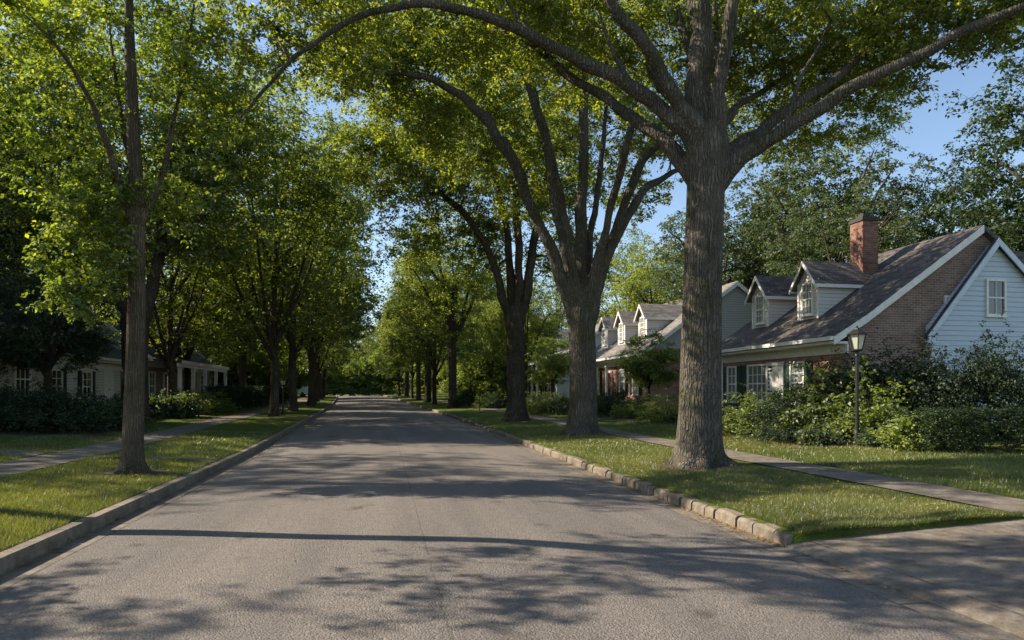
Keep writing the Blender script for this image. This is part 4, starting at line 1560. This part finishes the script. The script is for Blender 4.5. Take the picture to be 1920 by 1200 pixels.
window(wing, 19.3 - HX, 4.1 - ZG, .6, 1.05, x=wy0 - .004, face='y', panes=(2, 2), name='wing_window', single=True)

# second house right, between trunks
r2, pt2, zt2, Ln2, D22 = house('dormered_house', 'weathered grey-roofed house with white dormers seen between the two nearest elms', 14.0, 35, 47.5, 10.4, 2.95, 7.0, 1, M['brick_front'], M['siding_grey'], M['roof_grey'], .75)
for yw in (2.6, 6.2, 9.6):
    xd = .8
    zb = 2.95 + pt2 * (xd + .42)
    dormer(r2, yw, 1.3, xd, zb, pt2, zb, zb + 1.45, zb + 2.15, M['siding_white'], M['roof_grey'])
for yw in (1.6, 3.8, 8.6, 10.8):
    window(r2, yw, .75, .8, 1.4, shutters=M['shutter'], glassm=M['curtain'])
door(r2, 6.2)
for yw in (5.2, 7.2):
    mb = MB(); mb.lathe([(.13, 0), (.13, .1), (.09, .14), (.085, 2.3), (.12, 2.35), (.12, 2.45)], 12, (-.55, yw)); mb.build('porch_column', M['post_white'], r2)

r3, pt3, zt3, Ln3, D23 = house('white_house', 'white house with a porch gable left of the forked elm trunk', 13.6, 53, 64, 9.6, 3.0, 6.6, 1, M['siding_white'], M['siding_white'], M['roof_grey'], .95)
zb = 3.0 + pt3 * 1.2
dormer(r3, 3, 1.5, .8, zb, pt3, zb, zb + 1.4, zb + 2.1, M['siding_white'], M['roof_grey'])
dormer(r3, 8, 1.5, .8, zb, pt3, zb, zb + 1.4, zb + 2.1, M['siding_white'], M['roof_grey'])
for yw in (1.6, 4.4, 9.2):
    window(r3, yw, .7, .8, 1.4, shutters=M['shutter'])
door(r3, 6.7)
mb = MB()
mb.prism([(-1.9, 2.95), (.4, 3.9), (.4, 3.8), (-1.9, 2.83)], 'y', -.4, 5.6)
mb.build('porch_roof', M['trim'], r3)
for yw in (-.2, 1.7, 3.6, 5.4):
    mb = MB(); mb.box(-1.75, -1.6, yw - .08, yw + .08, -.5, 2.84); mb.build('porch_column', M['post_white'], r3)

# left houses
l1, p1, z1_, n1, _ = house('cream_house', 'cream sided house with a tall white window at the left edge', -13.2, 17.5, 30.5, 9.5, 3.5, 7.3, -1, M['siding_cream'], M['siding_cream'], M['roof_dark'], .45)
for yw in (2.3, 4.5, 6.8):
    window(l1, yw, .8, 1.0, 1.65, panes=(3, 4), shutters=None)
l2, p2, z2_, n2, _ = house('white_cottage', 'white sided low house with a pale door left of the slim tree trunk', -13.6, 31.3, 39.0, 9, 2.75, 6.9, -1, M['siding_white'], M['siding_white'], M['roof_dark'], .5)
door(l2, 1.7, .1, M['trim'])
window(l2, 4.2, .7, .9, 1.3, shutters=M['shutter'])
window(l2, 7.2, .7, .9, 1.3, shutters=M['shutter'])
l3, p3, z3_, n3, _ = house('porch_house', 'dark-roofed brick house with white porch columns and dormers on the left', -13.0, 40.2, 51.5, 10, 2.95, 7.9, -1, M['brick'], M['siding_grey'], M['roof_dark'], .6)
zb = 2.95 + p3 * 1.6
for yw in (3.0, 7.8):
    dormer(l3, yw, 1.3, 1.2, zb, p3, zb, zb + 1.4, zb + 2.1, M['siding_white'], M['roof_dark'])
mb = MB()
mb.prism([(-2.1, 2.75), (.3, 3.25), (.3, 3.1), (-2.1, 2.62)], 'y', -.1, 11.4)
mb.build('porch_roof', M['roof_dark'], l3)
mb = MB(); mb.box(-2.15, -2.104, -.1, 11.4, 2.55, 2.74); mb.box(-2.0, -1.85, -.1, 11.4, 2.38, 2.6); mb.build('porch_fascia', M['trim'], l3)
for yw in (.1, 2.9, 5.7, 8.4, 11.1):
    mb = MB(); mb.box(-2.02, -1.84, yw - .09, yw + .09, -.5, 2.38); mb.build('porch_column', M['post_white'], l3)
for yw in (1.7, 4.3, 9.6):
    window(l3, yw, .6, .9, 1.5, shutters=None)
door(l3, 7)
l4, p4, _, _, _ = house('far_house', 'pale house front glimpsed through trees beyond the left hedge', -14.2, 55, 66, 9, 2.9, 6.4, -1, M['siding_cream'], M['siding_white'], M['roof_dark'], .8)
for yw in (2, 5, 8.4):
    window(l4, yw, .6, 1.0, 1.5)
l5, p5, _, _, _ = house('white_far_house', 'white house front behind the far left street trees', -14.5, 74, 86, 9, 2.9, 6.2, -1, M['siding_white'], M['siding_white'], M['roof_dark'], 1.0)
for yw in (2, 5, 8.4):
    window(l5, yw, .6, 1.0, 1.5)


# ------------------------------------------------------------------ lamps, posts, car
def lamp_post(x, y, hgt, label, sc=1.0):
    z = float(H(np.float64(x), np.float64(y), False))
    root = empty('lamp_post', (x, y, z), 0, label, 'lamp post')
    hp = hgt - .52 * sc
    mb = MB()
    mb.lathe([(.10, -.05), (.10, .08), (.075, .12), (.06, .3), (.045, .36), (.04, .5), (.036, hp - .12), (.05, hp - .1), (.036, hp - .07), (.04, hp - .02), (.075, hp)], 14)
    mb.build('post', M['iron'], root, smooth=False)
    s = sc
    mb = MB()
    mb.lathe([(.10 * s, hp), (.115 * s, hp + .015), (.115 * s, hp + .04), (.09 * s, hp + .045)], 6)
    # corner bars
    for k in range(6):
        a = 2 * PI * k / 6
        r0, r1_ = .098 * s, .168 * s
        z0, z1 = hp + .04, hp + .32 * s
        c0, c1 = Vector((r0 * math.cos(a), r0 * math.sin(a), z0)), Vector((r1_ * math.cos(a), r1_ * math.sin(a), z1))
        d = .009
        ta, tb = Vector((-math.sin(a), math.cos(a), 0)) * d, Vector((math.cos(a), math.sin(a), 0)) * d
        vs = [c + p for c in (c0, c1) for p in (-ta - tb, ta - tb, ta + tb, -ta + tb)]
        mb.add(vs, [(0, 1, 2, 3), (4, 5, 6, 7), (0, 1, 5, 4), (1, 2, 6, 5), (2, 3, 7, 6), (3, 0, 4, 7)])
    fr = mb.build('lantern_frame', M['iron'], root)
    mb = MB()
    mb.lathe([(.088 * s, hp + .046), (.158 * s, hp + .315 * s)], 6)
    mb.build('lantern_glass', M['lampglass'], fr)
    mb = MB()
    zt_ = hp + .32 * s
    mb.lathe([(.20 * s, zt_ - .01), (.205 * s, zt_ + .012), (.15 * s, zt_ + .06), (.075 * s, zt_ + .12), (.07 * s, zt_ + .14), (.04 * s, zt_ + .155), (.015, zt_ + .175), (.022, zt_ + .19), (.004, zt_ + .215)], 6)
    mb.build('lantern_roof', M['iron'], fr)
    return root


x, y = G(1607, 15.4)
lamp_post(x, y, 2.75, 'black lamp post with a six-sided frosted lantern among the shrubs at the right', 1.15)
x, y = G(551, 37)
x = float(xc(y)) - 5.5
lamp_post(x + .2, y, 2.0, 'small black lamp post with a pale globe lantern among trunks on the left verge', .9)


def stake(px, d, hgt, label):
    x, y = G(px, d)
    z = float(H(np.float64(x), np.float64(y), False))
    mb = MB()
    mb.lathe([(.03, -.1), (.028, hgt - .12), (.05, hgt - .1), (.05, hgt - .02), (.02, hgt)], 8)
    o = mb.build('post', M['iron'], None)
    o.location = (x, y, z)
    tag(o, label, 'post')


stake(899, 43, 1.0, 'short thin black post on the right lawn between the third and fourth trunks')
stake(516, 33.5, .45, 'stubby dark stake in the grass of the left verge')


def car(x, y, rot, label):
    z = float(H(np.float64(x), np.float64(y), False)) + .0
    root = empty('parked_car', (x, y, z), rot, label, 'car')
    mb = MB()
    W2 = .88
    side = [(-2.2, .35), (-2.25, .7), (-2.1, .9), (-1.6, .98), (-1.1, 1.38), (.5, 1.42), (1.15, 1.0), (2.0, .88), (2.2, .7), (2.2, .35)]
    n = len(side)
    vs = []
    for yy, ins in ((-W2, 0), (W2, 0)):
        for u, v in side:
            k = .14 if v > 1.1 else 0
            vs.append((u, yy * (1 - k), v))
    fs = [tuple(range(n))[::-1], tuple(range(n, 2 * n))] + [(i, (i + 1) % n, (i + 1) % n + n, i + n) for i in range(n)]
    mb.add(vs, fs)
    mb.build('body', M['car_white'], root)
    g = MB()
    for sg in (-1, 1):
        a = [(-1.35, 1.0), (-1.02, 1.32), (.42, 1.35), (.95, 1.0)]
        vs = [(u, sg * (W2 * (.865 if v > 1.1 else .985) + .006), v) for u, v in a]
        vs2 = [(u, sg * (W2 * (.865 if v > 1.1 else .985) - .02), v) for u, v in a]
        g.add(vs + vs2, [(0, 1, 2, 3), (4, 5, 6, 7), (0, 1, 5, 4), (1, 2, 6, 5), (2, 3, 7, 6), (3, 0, 4, 7)])
    g.add([(-1.63, -.7, 1.0), (-1.63, .7, 1.0), (-1.15, .62, 1.36), (-1.15, -.62, 1.36)], [(0, 1, 2, 3)])
    g.build('car_window', M['glass'], root)
    for a in (-1.35, 1.35):
        for sg in (-1, 1):
            t = MB()
            t.lathe([(.2, -.1), (.31, -.1), (.32, -.07), (.32, .07), (.31, .1), (.2, .1)], 18)
            o = t.build('wheel', M['rubber'], root)
            o.location = (a, sg * .8, .32)
            o.rotation_euler = (PI / 2, 0, 0)
            rm = MB(); rm.lathe([(.19, -.085), (.19, .085)], 12)
            rm.build('rim', M['trim'], o)


x = float(xc(90)) - 7.9
car(x, 90, PI / 2 - .5, 'white parked car at the far left end of the street')


# ------------------------------------------------------------------ grass, litter
def grass_blades(name, regions, m, hmin, hmax, wd, seed, avoid=()):
    rng = np.random.default_rng(seed)
    Ps = []
    for (s0, s1, y0, y1, n) in regions:
        # density falls with the square of the distance
        u = rng.uniform(0, 1, n)
        Y = 1 / (1 / y0 + u * (1 / y1 - 1 / y0))
        S = rng.uniform(s0, s1, n)
        Ps.append(np.stack([S + xc(Y), Y], 1))
    P = np.concatenate(Ps)
    keep = np.ones(len(P), bool)
    for (ax, ay, ar) in avoid:
        dd = np.hypot(P[:, 0] - ax, P[:, 1] - ay)
        keep &= dd > ar * rng.uniform(.7, 1.15, len(P))
    P = P[keep]
    z = H(P[:, 0], P[:, 1]) - .012
    n = len(P)
    far = np.clip(P[:, 1] / 9, .8, 2.2)
    patchy = .75 + .5 * (.5 + .5 * np.sin(P[:, 0] * 2.3 + 1.5 * np.sin(P[:, 1] * 1.1)) * np.sin(P[:, 1] * 1.9 + P[:, 0]))
    h = rng.uniform(hmin, hmax, n) * patchy
    a = rng.uniform(0, 2 * PI, n)
    lean = rng.uniform(.1, .9, n) * h
    la = rng.uniform(0, 2 * PI, n)
    w_ = wd * far * rng.uniform(.6, 1.2, n)
    B = np.stack([P[:, 0], P[:, 1], z], 1)
    dx = np.stack([np.cos(a) * w_ / 2, np.sin(a) * w_ / 2, 0 * a], 1)
    tip = B + np.stack([np.cos(la) * lean, np.sin(la) * lean, h], 1)
    V = np.stack([B - dx, B + dx, tip], 1).reshape(-1, 3)
    F = np.arange(len(V)).reshape(-1, 3)
    o = np_mesh(name, V, F, m)
    return o


av = [(T1.location.x, T1.location.y, .95), (L1.location.x, L1.location.y, .62), (T2.location.x, T2.location.y, .6)]
o = grass_blades('grass', [(-6.33, -3.84, 4.3, 24, 150000), (3.84, 6.33, 6.375, 26, 190000), (3.9, 7.6, 6.36, 6.44, 5000), (7.53, 11.5, 7.2, 26, 90000), (-9.5, -7.53, 8, 26, 50000)], M['grass'], .03, .075, .007, 1, av)
tag(o, 'short green lawn grass on both verges', 'grass', kind='stuff')
o = grass_blades('dry_grass', [(-5.8, -3.84, 5, 13, 26000), (3.84, 6.3, 6.44, 14, 34000), (3.9, 7.4, 6.375, 6.9, 14000)], M['drygrass'], .02, .05, .006, 2, av)
tag(o, 'dry straw-coloured grass at the verge edges', 'dry grass', kind='stuff')


def litter(name, regions, seed, size):
    rng = np.random.default_rng(seed)
    P, Z = [], []
    for (s0, s1, y0, y1, n, base) in regions:
        u = rng.uniform(0, 1, n)
        Y = 1 / (1 / y0 + u * (1 / y1 - 1 / y0))
        S = s0 + (s1 - s0) * rng.uniform(0, 1, n) ** 1.0
        X = S + xc(Y)
        if base == 'g':
            z = rz(Y) + .02
        elif base == 'r':
            z = rz(Y) + .07 * (1 - (S / 3.67) ** 2) + .012
        else:
            z = H(X, Y) + .03
        P.append(np.stack([X, Y, z], 1))
    P = np.concatenate(P)
    n = len(P)
    a = rng.uniform(0, 6.28, n)
    L = size * rng.uniform(.5, 1.3, n)
    u = np.stack([np.cos(a), np.sin(a), rng.uniform(-.25, .25, n)], 1) * L[:, None]
    v = np.stack([-np.sin(a), np.cos(a), rng.uniform(-.25, .25, n)], 1) * (L * .55)[:, None]
    V = np.stack([P - u * .5, P + v * .5, P + u * .5 + np.array([0, 0, .008]), P - v * .5], 1).reshape(-1, 3)
    return np_mesh(name, V, np.arange(len(V)).reshape(-1, 4), M['litter'])


o = litter('fallen_leaves', [(3.58, 3.665, 6.4, 30, 420, 'g'), (3.45, 3.66, 6.5, 9, 70, 'g'), (3.55, 3.66, 4.5, 6.4, 40, 'g'), (-3.66, -3.56, 4.3, 30, 380, 'g'), (-3.3, 3.3, 5, 30, 60, 'r'), (3.9, 6.3, 6.5, 22, 1100, 'v'), (-6.3, -3.9, 5, 22, 800, 'v'), (7.55, 10.5, 13.5, 19, 900, 'v')], 4, .045)
tag(o, 'small yellow and brown fallen leaves along the gutters', 'fallen leaves', kind='stuff')
